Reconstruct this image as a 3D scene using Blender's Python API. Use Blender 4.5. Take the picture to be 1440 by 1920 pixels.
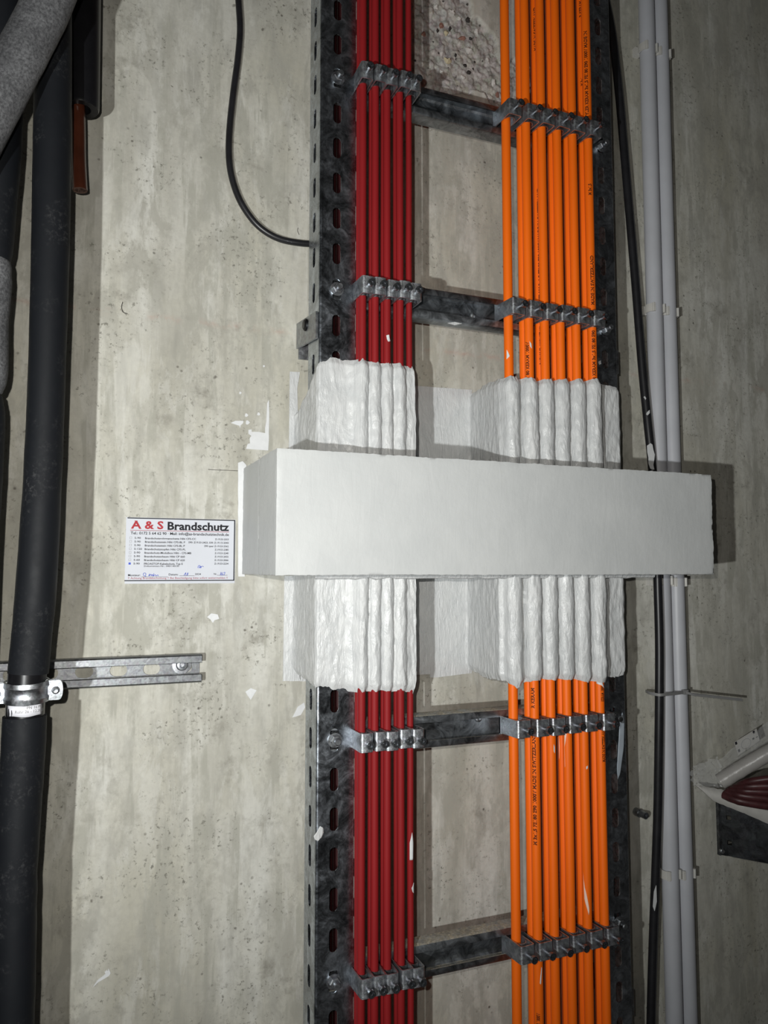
import bpy, math, random
from math import sin, cos, pi, radians, sqrt
from mathutils import Vector, Matrix, noise

for o in list(bpy.data.objects): bpy.data.objects.remove(o)
SC = bpy.context.scene
COL = SC.collection
random.seed(7)

# ------------------------------------------------------------------ camera
F_PX, YAW, PITCH, DIST, Z0 = 1450.0, radians(22.2), radians(4.4), 1.06, 1.5
FW = Vector((sin(YAW)*cos(PITCH), cos(YAW)*cos(PITCH), sin(PITCH)))
RT = Vector((cos(YAW), -sin(YAW), 0))
UP = RT.cross(FW)
CAM = Vector((0, -DIST, Z0))
cd = bpy.data.cameras.new('camera'); cam = bpy.data.objects.new('camera', cd); COL.objects.link(cam)
cd.sensor_fit = 'VERTICAL'; cd.sensor_height = 36; cd.sensor_width = 27; cd.lens = F_PX/1920*36
cd.clip_start = .01
cam.matrix_world = Matrix(((RT.x, UP.x, -FW.x, CAM.x), (RT.y, UP.y, -FW.y, CAM.y), (RT.z, UP.z, -FW.z, CAM.z), (0, 0, 0, 1)))
SC.camera = cam

# ------------------------------------------------------------------ light
SC.view_settings.view_transform = 'Standard'; SC.view_settings.look = 'None'
SC.view_settings.gamma = 1; SC.view_settings.use_curve_mapping = False
SC.view_settings.exposure = 0.0
w = bpy.data.worlds.new('world'); SC.world = w; w.use_nodes = True
w.node_tree.nodes['Background'].inputs[0].default_value = (1, .96, .9, 1)
w.node_tree.nodes['Background'].inputs[1].default_value = .02
# two small lights: the phone's flash beside the lens and a hand lamp held lower down to the left


def spot(name, loc, aim, energy, color, size, cone):
    ld = bpy.data.lights.new(name, 'SPOT'); ld.energy = energy; ld.color = color; ld.spot_size = radians(cone); ld.spot_blend = 1; ld.shadow_soft_size = size
    o = bpy.data.objects.new(name, ld); COL.objects.link(o); o.location = loc
    o.rotation_euler = (Vector(aim)-o.location).to_track_quat('-Z', 'Y').to_euler()


spot('phone_flash', (-.045, -1.06, Z0+.035), (.14, 0, Z0+.14), 22.5, (1, .965, .90), .005, 110)
spot('hand_lamp', (-.28, -1.084, Z0-.11), (.30, 0, Z0+.32), 46.5, (.98, 1, .99), .009, 132)


# ------------------------------------------------------------------ helpers
def P(px, py, h):
    """photo pixel -> world point on the plane h metres in front of the wall"""
    v = FW*F_PX + RT*(px-720) - UP*(py-960)
    t = (DIST-h)/v.y
    return CAM + v*t


def nz(x, y, z): return noise.noise(Vector((x, y, z)))


class MB:
    def __init__(s): s.v = []; s.f = []

    def add(s, vs, fs):
        n = len(s.v); s.v += [Vector(a) for a in vs]; s.f += [tuple(i+n for i in f) for f in fs]; return s

    def box(s, x0, x1, h0, h1, z0, z1, M=None):
        vs = [(x, -h, z) for x in (x0, x1) for h in (h0, h1) for z in (z0, z1)]
        if M: vs = [M @ Vector(a) for a in vs]
        return s.add(vs, [(0, 1, 3, 2), (4, 6, 7, 5), (0, 4, 5, 1), (2, 3, 7, 6), (0, 2, 6, 4), (1, 5, 7, 3)])

    def tube(s, pts, r, n=14, cap=True, inner=None):
        pts = [Vector(p) for p in pts]; k = len(pts)
        if not hasattr(r, '__len__'): r = [r]*k
        vs = []; prev = None
        for i, p in enumerate(pts):
            t = (pts[min(i+1, k-1)]-pts[max(i-1, 0)]).normalized()
            if prev is None:
                a = Vector((1, 0, 0)) if abs(t.x) < .9 else Vector((0, 1, 0))
            else: a = prev
            a = (a - t*a.dot(t)).normalized(); prev = a; b = t.cross(a)
            for j in range(n):
                q = 2*pi*j/n; vs.append(p + (a*cos(q)+b*sin(q))*r[i])
        fs = [(i*n+j, i*n+(j+1) % n, (i+1)*n+(j+1) % n, (i+1)*n+j) for i in range(k-1) for j in range(n)]
        if cap: fs += [tuple(range(n))[::-1], tuple((k-1)*n+j for j in range(n))]
        return s.add(vs, fs)

    def cyl(s, p0, p1, r, n=16): return s.tube([p0, p1], r, n)

    def lathe(s, origin, axis, prof, n=20):
        """prof: list of (along, radius); closed by caps when radius is 0"""
        axis = Vector(axis).normalized(); a = Vector((1, 0, 0)) if abs(axis.x) < .9 else Vector((0, 0, 1))
        a = (a-axis*a.dot(axis)).normalized(); b = axis.cross(a); origin = Vector(origin)
        vs = []; k = len(prof)
        for (l, r) in prof:
            for j in range(n):
                q = 2*pi*j/n; vs.append(origin+axis*l+(a*cos(q)+b*sin(q))*max(r, 1e-5))
        fs = [(i*n+j, i*n+(j+1) % n, (i+1)*n+(j+1) % n, (i+1)*n+j) for i in range(k-1) for j in range(n)]
        return s.add(vs, fs)

    def extrude(s, poly, d, closed=True):
        """poly: list of 3D points (ring), d: vector"""
        n = len(poly); d = Vector(d)
        vs = [Vector(p) for p in poly]+[Vector(p)+d for p in poly]
        fs = [(i, (i+1) % n, n+(i+1) % n, n+i) for i in range(n if closed else n-1)]
        fs += [tuple(range(n))[::-1], tuple(range(n, 2*n))]
        return s.add(vs, fs)

    def ribbon(s, path, th, d):
        """2D-ish open path of 3D points given a thickness in the plane normal to d and extruded by d"""
        path = [Vector(p) for p in path]; d = Vector(d); dn = d.normalized(); k = len(path); off = []
        for i in range(k):
            t = (path[min(i+1, k-1)]-path[max(i-1, 0)]).normalized(); off.append(path[i]+t.cross(dn)*th)
        return s.extrude(path+off[::-1], d)

    def build(s, name, mat, parent=None, origin=None, smooth=True, ang=38):
        org = Vector(origin) if origin is not None else Vector((0, 0, 0))
        me = bpy.data.meshes.new(name)
        me.from_pydata([tuple(v-org) for v in s.v], [], s.f)
        me.materials.append(M[mat] if isinstance(mat, str) else mat)
        import bmesh
        bm = bmesh.new(); bm.from_mesh(me); bmesh.ops.recalc_face_normals(bm, faces=bm.faces); bm.to_mesh(me); bm.free()
        if smooth:
            for p in me.polygons: p.use_smooth = True
            me.set_sharp_from_angle(angle=radians(ang))
        o = bpy.data.objects.new(name, me); COL.objects.link(o)
        if parent: o.parent = parent
        else: o.location = org
        return o


def tag(o, label, cat, group=None):
    o['label'] = label; o['category'] = cat
    if group: o['group'] = group
    return o


def thing(name, loc, label, cat, group=None):
    o = bpy.data.objects.new(name, None); o.empty_display_size = .02; COL.objects.link(o); o.location = loc
    return tag(o, label, cat, group)


def copy_tree(o, parent=None):
    c = o.copy(); COL.objects.link(c); c.parent = parent
    for ch in list(o.children): copy_tree(ch, c)
    return c


def spline(pts, n=8):
    pts = [Vector(p) for p in pts]; out = []
    for i in range(len(pts)-1):
        p0, p1, p2, p3 = pts[max(i-1, 0)], pts[i], pts[i+1], pts[min(i+2, len(pts)-1)]
        for k in range(n):
            t = k/n
            out.append(.5*((2*p1)+(p2-p0)*t+(2*p0-5*p1+4*p2-p3)*t*t+(3*p1-p0-3*p2+p3)*t**3))
    out.append(pts[-1]); return out


def lerp(xs, ys, x):
    if x <= xs[0]: return ys[0]
    for i in range(len(xs)-1):
        if x <= xs[i+1]: return ys[i]+(ys[i+1]-ys[i])*(x-xs[i])/max(1e-9, xs[i+1]-xs[i])
    return ys[-1]


ORD = ['first', 'second', 'third', 'fourth', 'fifth', 'sixth']

# ------------------------------------------------------------------ materials
M = {}


class NT:
    def __init__(s, name):
        m = bpy.data.materials.new(name); m.use_nodes = True; s.m = m; s.t = m.node_tree; s.n = s.t.nodes
        s.b = s.n['Principled BSDF']; M[name] = m

    def new(s, typ, **kw):
        n = s.n.new(typ)
        for k, v in kw.items(): setattr(n, k, v)
        return n

    def link(s, a, b): s.t.links.new(a, b)

    def coords(s, scale=(1, 1, 1), kind='Object'):
        tc = s.new('ShaderNodeTexCoord'); mp = s.new('ShaderNodeMapping'); mp.inputs['Scale'].default_value = scale
        s.link(tc.outputs[kind], mp.inputs[0]); return mp.outputs[0]

    def noise(s, scale, detail=4, rough=.55, vec=None, dist=0):
        n = s.new('ShaderNodeTexNoise'); n.inputs['Scale'].default_value = scale; n.inputs['Detail'].default_value = detail
        n.inputs['Roughness'].default_value = rough; n.inputs['Distortion'].default_value = dist
        if vec: s.link(vec, n.inputs['Vector'])
        return n.outputs['Fac']

    def voro(s, scale, vec=None, out='Distance', feature='F1'):
        n = s.new('ShaderNodeTexVoronoi'); n.feature = feature; n.inputs['Scale'].default_value = scale
        if vec: s.link(vec, n.inputs['Vector'])
        return n.outputs[out]

    def ramp(s, fac, stops):
        r = s.new('ShaderNodeValToRGB'); e = r.color_ramp.elements
        while len(e) < len(stops): e.new(.5)
        for el, (p, c) in zip(e, stops):
            el.position = p; el.color = (*c, 1) if hasattr(c, '__len__') else (c, c, c, 1)
        s.link(fac, r.inputs[0]); return r.outputs[0]

    def mix(s, fac, a, b, mode='MIX'):
        n = s.new('ShaderNodeMix', data_type='RGBA', blend_type=mode)
        for sock, v in ((n.inputs[0], fac), (n.inputs[6], a), (n.inputs[7], b)):
            if hasattr(v, 'links'): s.link(v, sock)
            elif hasattr(v, '__len__'): sock.default_value = (*v, 1)
            else: sock.default_value = v if sock is n.inputs[0] or sock.type == 'VALUE' else (v, v, v, 1)
        return n.outputs[2]

    def math(s, op, a, b=0, clamp=False):
        n = s.new('ShaderNodeMath', operation=op); n.use_clamp = clamp
        for sock, v in ((n.inputs[0], a), (n.inputs[1], b)):
            if hasattr(v, 'links'): s.link(v, sock)
            else: sock.default_value = v
        return n.outputs[0]

    def bump(s, height, strength=.3, dist=.001):
        n = s.new('ShaderNodeBump'); n.inputs['Strength'].default_value = strength; n.inputs['Distance'].default_value = dist
        s.link(height, n.inputs['Height']); s.link(n.outputs[0], s.b.inputs['Normal'])

    def set(s, color=None, rough=None, metal=None, spec=None):
        for k, v in (('Base Color', color), ('Roughness', rough), ('Metallic', metal), ('Specular IOR Level', spec)):
            if v is None: continue
            if hasattr(v, 'links'): s.link(v, s.b.inputs[k])
            elif hasattr(v, '__len__'): s.b.inputs[k].default_value = (*v, 1)
            else: s.b.inputs[k].default_value = v
        return s


def simple(name, color, rough=.5, metal=0, spec=.5, var=.12, scale=60, bump=0):
    t = NT(name); v = t.noise(scale, 5, .6, t.coords())
    lo = tuple(c*(1-var) for c in color); hi = tuple(min(1, c*(1+var)) for c in color)
    t.set(t.ramp(v, [(.3, lo), (.7, hi)]), rough, metal, spec)
    if bump: t.bump(v, bump, .001)
    return t


# concrete
t = NT('concrete')
co = t.coords(); st = t.coords((1, 1, .13)); st2 = t.coords((1, 1, .3))
streak = t.noise(14, 6, .6, st, .3); streak2 = t.noise(45, 4, .6, st2)
blot = t.noise(3.2, 5, .6, co); fine = t.noise(120, 6, .65, co); mid = t.noise(28, 6, .7, co)
base = t.ramp(streak, [(.30, (.31, .30, .262)), (.48, (.445, .437, .40)), (.66, (.55, .548, .522))])
base = t.mix(t.ramp(blot, [(.42, 0), (.68, .55)]), base, (.42, .40, .315))
base = t.mix(t.ramp(streak2, [(.50, 0), (.66, .55)]), base, (.30, .295, .27))
base = t.mix(t.math('MULTIPLY', t.ramp(t.noise(38, 5, .6, t.coords((1, 1, .10))), [(.55, 0), (.63, 1)]), t.ramp(t.noise(7, 3, .5, co), [(.45, 0), (.6, .5)])), base, (.25, .245, .225))
base = t.mix(t.ramp(fine, [(.3, .30), (.6, 0)]), base, (.29, .28, .26))
pat = t.math('MULTIPLY', t.ramp(t.noise(20, 7, .68, t.coords((1, 1, .42)), .5), [(.52, 0), (.57, 1)]), t.ramp(t.noise(4.5, 3, .5, co), [(.40, .2), (.6, .75)]))
base = t.mix(pat, base, (.33, .322, .29))
lite = t.math('MULTIPLY', t.ramp(t.noise(24, 8, .72, t.coords((1, 1, .3)), .4), [(.54, 0), (.60, 1)]), .28)
base = t.mix(lite, base, (.60, .60, .58))
stain = t.math('MULTIPLY', t.ramp(mid, [(.52, 0), (.66, 1)]), t.ramp(t.noise(9, 4, .6, co), [(.46, 0), (.62, .75)]))
base = t.mix(stain, base, (.22, .21, .185))
band = t.math('MULTIPLY', t.ramp(t.noise(26, 5, .62, t.coords((1, 1, .07)), .25), [(.52, 0), (.55, 1)]), t.ramp(t.noise(30, 6, .7, t.coords((1, 1, .5))), [(.44, 0), (.56, .75)]))
base = t.mix(band, base, (.325, .32, .285))
spk = t.math('MULTIPLY', t.ramp(t.noise(150, 8, .75, co), [(.55, 0), (.61, 1)]), t.ramp(t.noise(11, 5, .65, co), [(.47, 0), (.58, .9)]))
base = t.mix(spk, base, (.16, .155, .135))
base = t.mix(1, base, (1.06, 1.058, 1.025), 'MULTIPLY')
pit = t.math('MULTIPLY', t.ramp(t.voro(70, co), [(.05, 1), (.16, 0)]), t.ramp(t.noise(16, 3, .5, co), [(.56, 0), (.66, 1)]))
pit2 = t.math('MULTIPLY', t.ramp(t.voro(33, t.mix(.012, co, t.noise(60,3,.5,co))), [(.03, .8), (.085, 0)]), t.ramp(t.noise(8, 3, .5, co), [(.54, 0), (.6, 1)]))
pits = t.math('MAXIMUM', pit, pit2)
base = t.mix(pits, base, (.13, .12, .10))
# faint formwork chalk line
sep = t.new('ShaderNodeSeparateXYZ'); t.link(co, sep.inputs[0])
zline = t.math('ABSOLUTE', t.math('SUBTRACT', sep.outputs['Z'], Z0+.342+0.0))
lm = t.math('MULTIPLY', t.ramp(zline, [(.0, 1), (.006, 0)]), t.ramp(t.noise(40, 3, .6, co), [(.45, 0), (.65, .45)]))
base = t.mix(lm, base, (.45, .27, .22))
# exposed aggregate where the wall was chiselled off (mask is a vertex attribute of the chiselled area)
at = t.new('ShaderNodeAttribute'); at.attribute_name = 'chisel'; ms = at.outputs['Fac']
vc = t.voro(110, co, 'Color'); vd = t.voro(110, co)
agg = t.mix(.12, (.36, .34, .31), vc, 'MIX')
agg = t.mix(.75, agg, t.ramp(t.noise(90, 6, .7, co), [(.32, (.14, .13, .115)), (.48, (.37, .355, .33)), (.68, (.60, .58, .55))]))
agg = t.mix(t.math('MULTIPLY', t.ramp(t.voro(75, co), [(.13, 1), (.19, 0)]), t.ramp(t.noise(30, 2, .5, co), [(.48, 0), (.55, 1)])), agg, (.05, .045, .04))
base = t.mix(ms, base, agg)
t.set(base, .85, 0, .25)
hgt = t.math('ADD', t.math('MULTIPLY', fine, .35), t.math('SUBTRACT', t.math('MULTIPLY', mid, .3), t.math('MULTIPLY', pits, 1.2)))
hgt = t.math('ADD', hgt, t.math('MULTIPLY', ms, t.math('MULTIPLY', t.noise(160, 6, .7, co), 2.5)))
t.bump(hgt, .5, .0018)

# white fireproof paint
t = NT('white_paint')
co = t.coords((1, 1, .35)); br = t.noise(160, 5, .6, co, .6); big = t.noise(45, 4, .6, t.coords((1, 1, .6)), .8)
t.set(t.ramp(big, [(.3, (.52, .535, .54)), (.7, (.60, .61, .608))]), t.ramp(big, [(.3, .22), (.7, .40)]), 0, .5)
wr = t.noise(95, 6, .62, t.coords((1, 1, .22)), 1.6)
t.bump(t.math('ADD', t.math('ADD', t.math('MULTIPLY', br, .5), t.math('MULTIPLY', wr, 1.1)), big), .75, .0024)
t = NT('white_board')
co = t.coords((.35, 1, 1)); br = t.noise(150, 5, .6, co, .5); big = t.noise(10, 4, .6, t.coords())
t.set(t.ramp(big, [(.35, (.49, .505, .505)), (.7, (.54, .553, .55))]), .5, 0, .4)
t.bump(t.math('ADD', t.math('MULTIPLY', br, .6), t.math('ADD', t.noise(60, 4, .6, t.coords()), t.math('MULTIPLY', t.noise(70, 5, .6, t.coords((1, 1, .2)), 1.2), .8))), .26, .0016)

simple('fresh_white', (.66, .672, .68), .5, 0, .4, .05, 90, .15)
# metals


def metal(name, lo, hi, rough, bump=.1, scale=40):
    t = NT(name); co = t.coords(); a = t.noise(scale, 6, .7, co, .8); b = t.voro(scale*3.2, co, 'Color')
    c = t.ramp(a, [(.3, (lo,)*2+(lo*1.04,)), (.7, (hi, hi*1.01, hi*1.04))])
    c = t.mix(.25, c, b, 'OVERLAY'); bw = t.new('ShaderNodeRGBToBW'); t.link(c, bw.inputs[0])
    c = t.mix(.9, c, bw.outputs[0]); c = t.mix(1, c, (.96, 1, 1.05), 'MULTIPLY')
    t.set(c, t.ramp(a, [(.3, rough-.1), (.7, rough+.14)]), 1)
    t.bump(t.math('ADD', a, t.noise(scale*5, 3, .6, co)), bump, .001)
    return t


t = NT('galvanised'); co = t.coords(); a_ = t.noise(26, 8, .72, co, 1.6); b_ = t.noise(140, 5, .7, co, .6); c_ = t.noise(9, 3, .5, co)
v_ = t.math('ADD', t.math('MULTIPLY', a_, .7), t.math('MULTIPLY', b_, .3))
t.set(t.mix(1, t.ramp(v_, [(.36, .22), (.52, .50), (.64, .80)]), (.90, .98, 1.08), 'MULTIPLY'), t.math('ADD', t.ramp(v_, [(.38, .17), (.62, .34)]), t.math('MULTIPLY', c_, .06)), 1)
t.bump(t.noise(260, 3, .6, co), .03, .001)
metal('screw_dark', .16, .32, .36, .05, 90)
metal('galvanised_dull', .26, .46, .42, .15, 60)
t = NT('rung_steel'); co = t.coords(); a_ = t.noise(40, 7, .7, co, 1.0)
gn = t.new('ShaderNodeNewGeometry'); sp = t.new('ShaderNodeSeparateXYZ'); t.link(gn.outputs['True Normal'], sp.inputs[0])
dirt = t.math('MULTIPLY', t.ramp(sp.outputs['Z'], [(.7, 0), (.9, 1)]), t.ramp(t.noise(90, 5, .7, co), [(.35, .35), (.6, 1)]))
t.set(t.mix(dirt, t.mix(1, t.ramp(a_, [(.35, .18), (.65, .52)]), (.92, .99, 1.06), 'MULTIPLY'), t.ramp(t.noise(300, 4, .7, co), [(.4, (.24, .21, .155)), (.65, (.48, .43, .33))])), t.mix(dirt, t.ramp(a_, [(.3, .32), (.7, .5)]), .9), t.math('SUBTRACT', 1, dirt))
t.bump(t.math('ADD', a_, t.noise(300, 3, .6, co)), .12, .001)
metal('clamp_zinc', .40, .55, .46, .3, 90)
metal('bright_zinc', .40, .54, .38, .06, 90)
metal('bolt_zinc', .20, .30, .5, .05, 90)
metal('channel_zinc', .17, .25, .45, .08, 90)
metal('screw_steel', .34, .5, .42, .05, 90)
metal('dark_steel', .025, .055, .4, .1, 30)

# cables and plastics
t = NT('red_sheath'); v = t.noise(30, 4, .6, t.coords((1, 1, .1)))
t.set(t.ramp(v, [(.3, (.20, .0075, .0095)), (.7, (.26, .011, .013))]), .6, 0, .25)
t.bump(t.noise(500, 2, .5, t.coords((1, 1, .2))), .12, .0005)
t = NT('orange_sheath'); v = t.noise(24, 4, .6, t.coords((1, 1, .1)))
t.set(t.ramp(v, [(.3, (.80, .128, .002)), (.7, (.90, .152, .003))]), .5, 0, .35)
t.bump(t.noise(400, 2, .5, t.coords((1, 1, .2))), .08, .0005)
t = NT('rubber'); co = t.coords(); n1 = t.noise(14, 5, .65, co); n2 = t.noise(220, 4, .7, co)
dust = t.math('MULTIPLY', t.ramp(n1, [(.50, 0), (.70, 1)]), t.ramp(n2, [(.50, 0), (.72, .4)]))
t.set(t.mix(dust, (.007, .008, .010), (.13, .13, .13)), t.ramp(n1, [(.3, .5), (.7, .75)]), 0, .16); t.bump(n2, .12, .0008)
t = NT('dusty_rubber'); co = t.coords(); n1 = t.noise(10, 5, .65, co); n2 = t.noise(330, 4, .7, co)
dust = t.math('MULTIPLY', t.ramp(n1, [(.32, .18), (.66, 1)]), t.ramp(n2, [(.38, .3), (.68, 1)]))
t.set(t.mix(dust, (.010, .010, .012), (.20, .203, .21)), .8, 0, .3); t.bump(n2, .2, .0008)
simple('black_sheath', (.013, .013, .015), .38, 0, .45, .3, 50, .05)
simple('shiny_black', (.006, .006, .007), .3, 0, .3, .2, 50)
simple('grey_pvc', (.45, .46, .49), .42, 0, .4, .05, 20)
simple('clip_plastic', (.50, .49, .46), .45, 0, .4, .08, 40)
simple('tie_plastic', (.22, .22, .22), .45, 0, .4, .1, 40)
simple('brown_plastic', (.065, .018, .009), .25, 0, .5, .25, 30)
simple('card_white', (.55, .57, .62), .55, 0, .3, .02, 30)
simple('paper', (.62, .62, .66), .7, 0, .2, .03, 60)
simple('ink_black', (.012, .012, .016), .6, 0, .2, .1, 50)
simple('ink_red', (.38, .035, .045), .6, 0, .2, .1, 50)
simple('ink_maroon', (.32, .09, .11), .6, 0, .2, .1, 50)
simple('ink_blue', (.07, .11, .50), .6, 0, .2, .1, 50)
simple('cable_print', (.10, .02, .004), .6, 0, .2, .1, 50)
simple('drip_paint', (.86, .62, .52), .4, 0, .5, .05, 90)
simple('pebble_light', (.52, .50, .47), .8, 0, .3, .15, 200, .2)
simple('pebble_tan', (.46, .40, .27), .8, 0, .3, .15, 200, .2)
simple('pebble_red', (.25, .13, .10), .8, 0, .3, .15, 200, .2)
simple('hollow_dark', (.035, .03, .028), .8, 0, .3, .15, 200, .2)  # near-black for holes and cracks, their shade put into the colour
simple('liner_white', (.42, .41, .385), .7, 0, .3, .08, 60, .3)
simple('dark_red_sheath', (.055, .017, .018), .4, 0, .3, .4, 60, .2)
simple('shaded_red_sheath', (.026, .005, .006), .6, 0, .2, .3, 40)  # red sheath with the shade behind the rail slots put into its colour
t = NT('clear_film')
t.set((.75, .76, .76), .22, 0, .5); t.b.inputs['Alpha'].default_value = .20
t.bump(t.noise(60, 4, .6, t.coords()), .6, .003)
t = NT('milky_film')
t.set((.40, .385, .365), .35, 0, .5); t.b.inputs['Alpha'].default_value = .72
t.bump(t.noise(40, 4, .6, t.coords()), .5, .003)

# ------------------------------------------------------------------ key measures (metres)
XL, XLI = .3003, .3501        # left rail: outer web, inner edge of its front face
XRI, XR = .738, .787          # right rail
HF, HW = .097, .049           # rail front face, rear edge of its web
PITCH_S = .0495
ZC = Z0+.081                  # the rung behind the box
ZR = [ZC+2*6*PITCH_S, ZC+6*PITCH_S, ZC, ZC-6*PITCH_S, ZC-12*PITCH_S]
HL = .0952                    # front of the rung lips
RR, RTH, RO = .00525, .0043, .0068
RED_X = [.3557, .3740, .3914, .4105, .4268]
OR_X = [.5834, .6136, .6408, .6684, .6966, .7258]
BX0, BX1, BZ0, BZ1, BH = .2215, .8790, Z0-.0045, Z0+.1435, .1895

# ------------------------------------------------------------------ the wall
# chiselled area in the middle of the top, built as a finer displaced grid let into the wall
cx0, cx1 = P(770, 0, 0).x, P(1010, 0, 0).x
cz0, cz1 = P(850, 235, 0).z, P(850, 0, 0).z+.12
WX0, WX1, WZ0, WZ1 = -1.6, 2.6, 0.0, 3.0
xs = [WX0, -.6, 0, .3, cx0, cx1, 1.1, 1.6, WX1]; zs = [WZ0, .6, 1.0, 1.5, cz0, cz1, 2.7, WZ1]
mb = MB(); vs = [(x, 0, z) for z in zs for x in xs]; fs = []
for j in range(len(zs)-1):
    for i in range(len(xs)-1):
        if xs[i] == cx0 and zs[j] == cz0: continue
        a = j*len(xs)+i; fs.append((a, a+1, a+1+len(xs), a+len(xs)))
mb.add(vs, fs)
wall = mb.build('wall_back', 'concrete', None, (0, 0, 0), False)
wall['kind'] = 'structure'; wall['label'] = 'pale grey bare concrete wall with formwork streaks'


def poly_in(x, y, poly):
    c = False; n = len(poly)
    for i in range(n):
        (x0, y0), (x1, y1) = poly[i], poly[(i+1) % n]
        if (y0 > y) != (y1 > y) and x < (x1-x0)*(y-y0)/(y1-y0)+x0: c = not c
    return c


chis = [(755, -80), (872, -80), (885, 30), (925, 60), (940, 110), (1000, 120), (1000, 222), (925, 200), (905, 165), (880, 172), (840, 178), (800, 172), (776, 150), (740, 100)]
chis = [(P(a, b, 0).x, P(a, b, 0).z) for a, b in chis]
nx_, nz_ = 150, 170
vs = []; msk = []
for j in range(nz_+1):
    for i in range(nx_+1):
        x = cx0+(cx1-cx0)*i/nx_; z = cz0+(cz1-cz0)*j/nz_
        jx = x+.008*nz(x*60, 3, z*60); jz = z+.008*nz(x*60, 9, z*60)
        m = 0
        for (du, dv) in ((0, 0), (.0022, 0), (-.0022, 0), (0, .0022), (0, -.0022)): m += .2*poly_in(jx+du, jz+dv, chis)
        if i in (0, nx_) or j in (0, nz_): m = 0
        dep = m*(.006+.004*nz(x*55, 1, z*55)+.0028*nz(x*150, 2, z*150)+.0016*nz(x*380, 5, z*380))
        vs.append((x, max(0, dep), z)); msk.append(m)
fs = [(j*(nx_+1)+i, j*(nx_+1)+i+1, (j+1)*(nx_+1)+i+1, (j+1)*(nx_+1)+i) for j in range(nz_) for i in range(nx_)]
mb = MB(); mb.add(vs, fs)
ch = mb.build('chiselled_patch', 'concrete', wall, (0, 0, 0), True, 70)
ch['label'] = 'rough chiselled patch with exposed aggregate'
att = ch.data.attributes.new('chisel', 'FLOAT', 'POINT')
for i, m in enumerate(msk): att.data[i].value = m


def pebble(px, py, r, mat, sx=1.2, sz=1.0):
    c = P(px, py, 0); c.y = .0055; r *= .92; mb = MB(); n, k = 7, 5; vs = []
    for j in range(k):
        a = pi*(j+.5)/k
        for i in range(n):
            q = 2*pi*i/n; d = Vector((sin(a)*cos(q)*sx, cos(a)*.8, sin(a)*sin(q)*sz))
            d *= r*(1+.75*nz(d.x*2+px, d.y*2+py, d.z*2)); vs.append(c+d)
    fs = [(j*n+i, j*n+(i+1) % n, (j+1)*n+(i+1) % n, (j+1)*n+i) for j in range(k-1) for i in range(n)]
    fs += [tuple(range(n)), tuple((k-1)*n+i for i in range(n))]
    mb.add(vs, fs); mb.build('pebble', mat, wall, (0, 0, 0), True, 30)


for (px, py, r, mt, sx, szz) in [(869, 68, .0050, 'pebble_red', 1.4, .8), (842, 110, .0060, 'pebble_tan', 1.3, .9), (831, 131, .0040, 'pebble_light', 1, 1),
        (882, 92, .0060, 'pebble_light', 1.2, 1), (864, 32, .0042, 'pebble_light', 1, 1.1), (880, 33, .0045, 'hollow_dark', 1, 1.1), (846, 50, .0034, 'hollow_dark', .9, 1.2),
        (857, 100, .0035, 'hollow_dark', .8, 1.2), (874, 120, .0038, 'hollow_dark', 1.2, .9), (882, 132, .0038, 'hollow_dark', 1.2, .9), (839, 58, .0045, 'pebble_tan', 1, 1),
        (830, 44, .0044, 'pebble_red', 1.1, 1), (812, 20, .0042, 'pebble_tan', 1, 1.1), (838, 163, .0046, 'pebble_light', 1.5, .7), (885, 69, .0032, 'hollow_dark', 1.4, .7),
        (823, 53, .0030, 'hollow_dark', .8, 1.2), (896, 55, .0050, 'pebble_light', .9, 1.2), (820, 8, .0046, 'pebble_light', 1, 1), (850, 20, .0055, 'pebble_light', 1.1, 1),
        (871, 142, .0040, 'pebble_light', 1, 1), (917, 110, .0052, 'pebble_light', 1, 1), (928, 150, .0050, 'pebble_light', .8, 1.4), (935, 175, .0045, 'pebble_red', .8, 1.4),
        (806, 130, .0050, 'pebble_light', 1, 1.2), (797, 60, .0045, 'pebble_red', 1, 1)]:
    pebble(px, py, r, mt, sx, szz)  # the darkest lumps stand for holes, with the shade painted in


def splash(pts, mat='fresh_white', th=.0009, parent=None, origin=(0, 0, 0), h=0, name='paint_splash'):
    """thin dab of paint with the outline given in pixels, lying on plane h"""
    ring = [P(a, b, h) for a, b in pts]
    mb = MB(); mb.extrude(ring, (0, -th, 0)); return mb.build(name, mat, parent or wall, origin, False)


z8 = lambda L: [(380+a/6.545, 680+b/6.545) for a, b in L]
splash(z8([(345, 740), (400, 715), (500, 715), (495, 745), (465, 770), (460, 805), (450, 775), (400, 760)]))
splash(z8([(560, 825), (600, 820), (600, 850), (690, 850), (765, 865), (765, 800), (780, 720), (790, 500), (812, 455), (815, 650), (810, 880), (812, 930), (803, 1078), (530, 1058), (550, 1000), (580, 990), (575, 930), (595, 900), (560, 870)]))
for (a, b, r) in ((535, 645, 20), (548, 735, 24), (750, 45, 12), (460, 372, 14), (685, 630, 18)):
    splash(z8([(a+r*cos(q)*(1+.3*sin(3*q+a)), b+r*sin(q)*1.1) for q in [2*pi*k/9 for k in range(9)]]))
z9 = lambda L: [(100+a/3.13, 1380+b/3.13) for a, b in L]
splash(z9([(230, 1475), (260, 1430), (290, 1408), (318, 1385), (325, 1362), (336, 1390), (328, 1405), (300, 1422), (265, 1442)]))
splash([(388, 1157), (396, 1150), (408, 1152), (411, 1160), (402, 1163), (399, 1168), (394, 1161)])
splash([(460, 1297), (470, 1290), (481, 1294), (476, 1302), (470, 1312), (464, 1304)])
splash([(548, 1345), (558, 1325), (570, 1317), (572, 1326), (564, 1340), (556, 1343)])
splash([(196, 1822), (201, 1818), (203, 1823), (198, 1826)])
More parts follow.
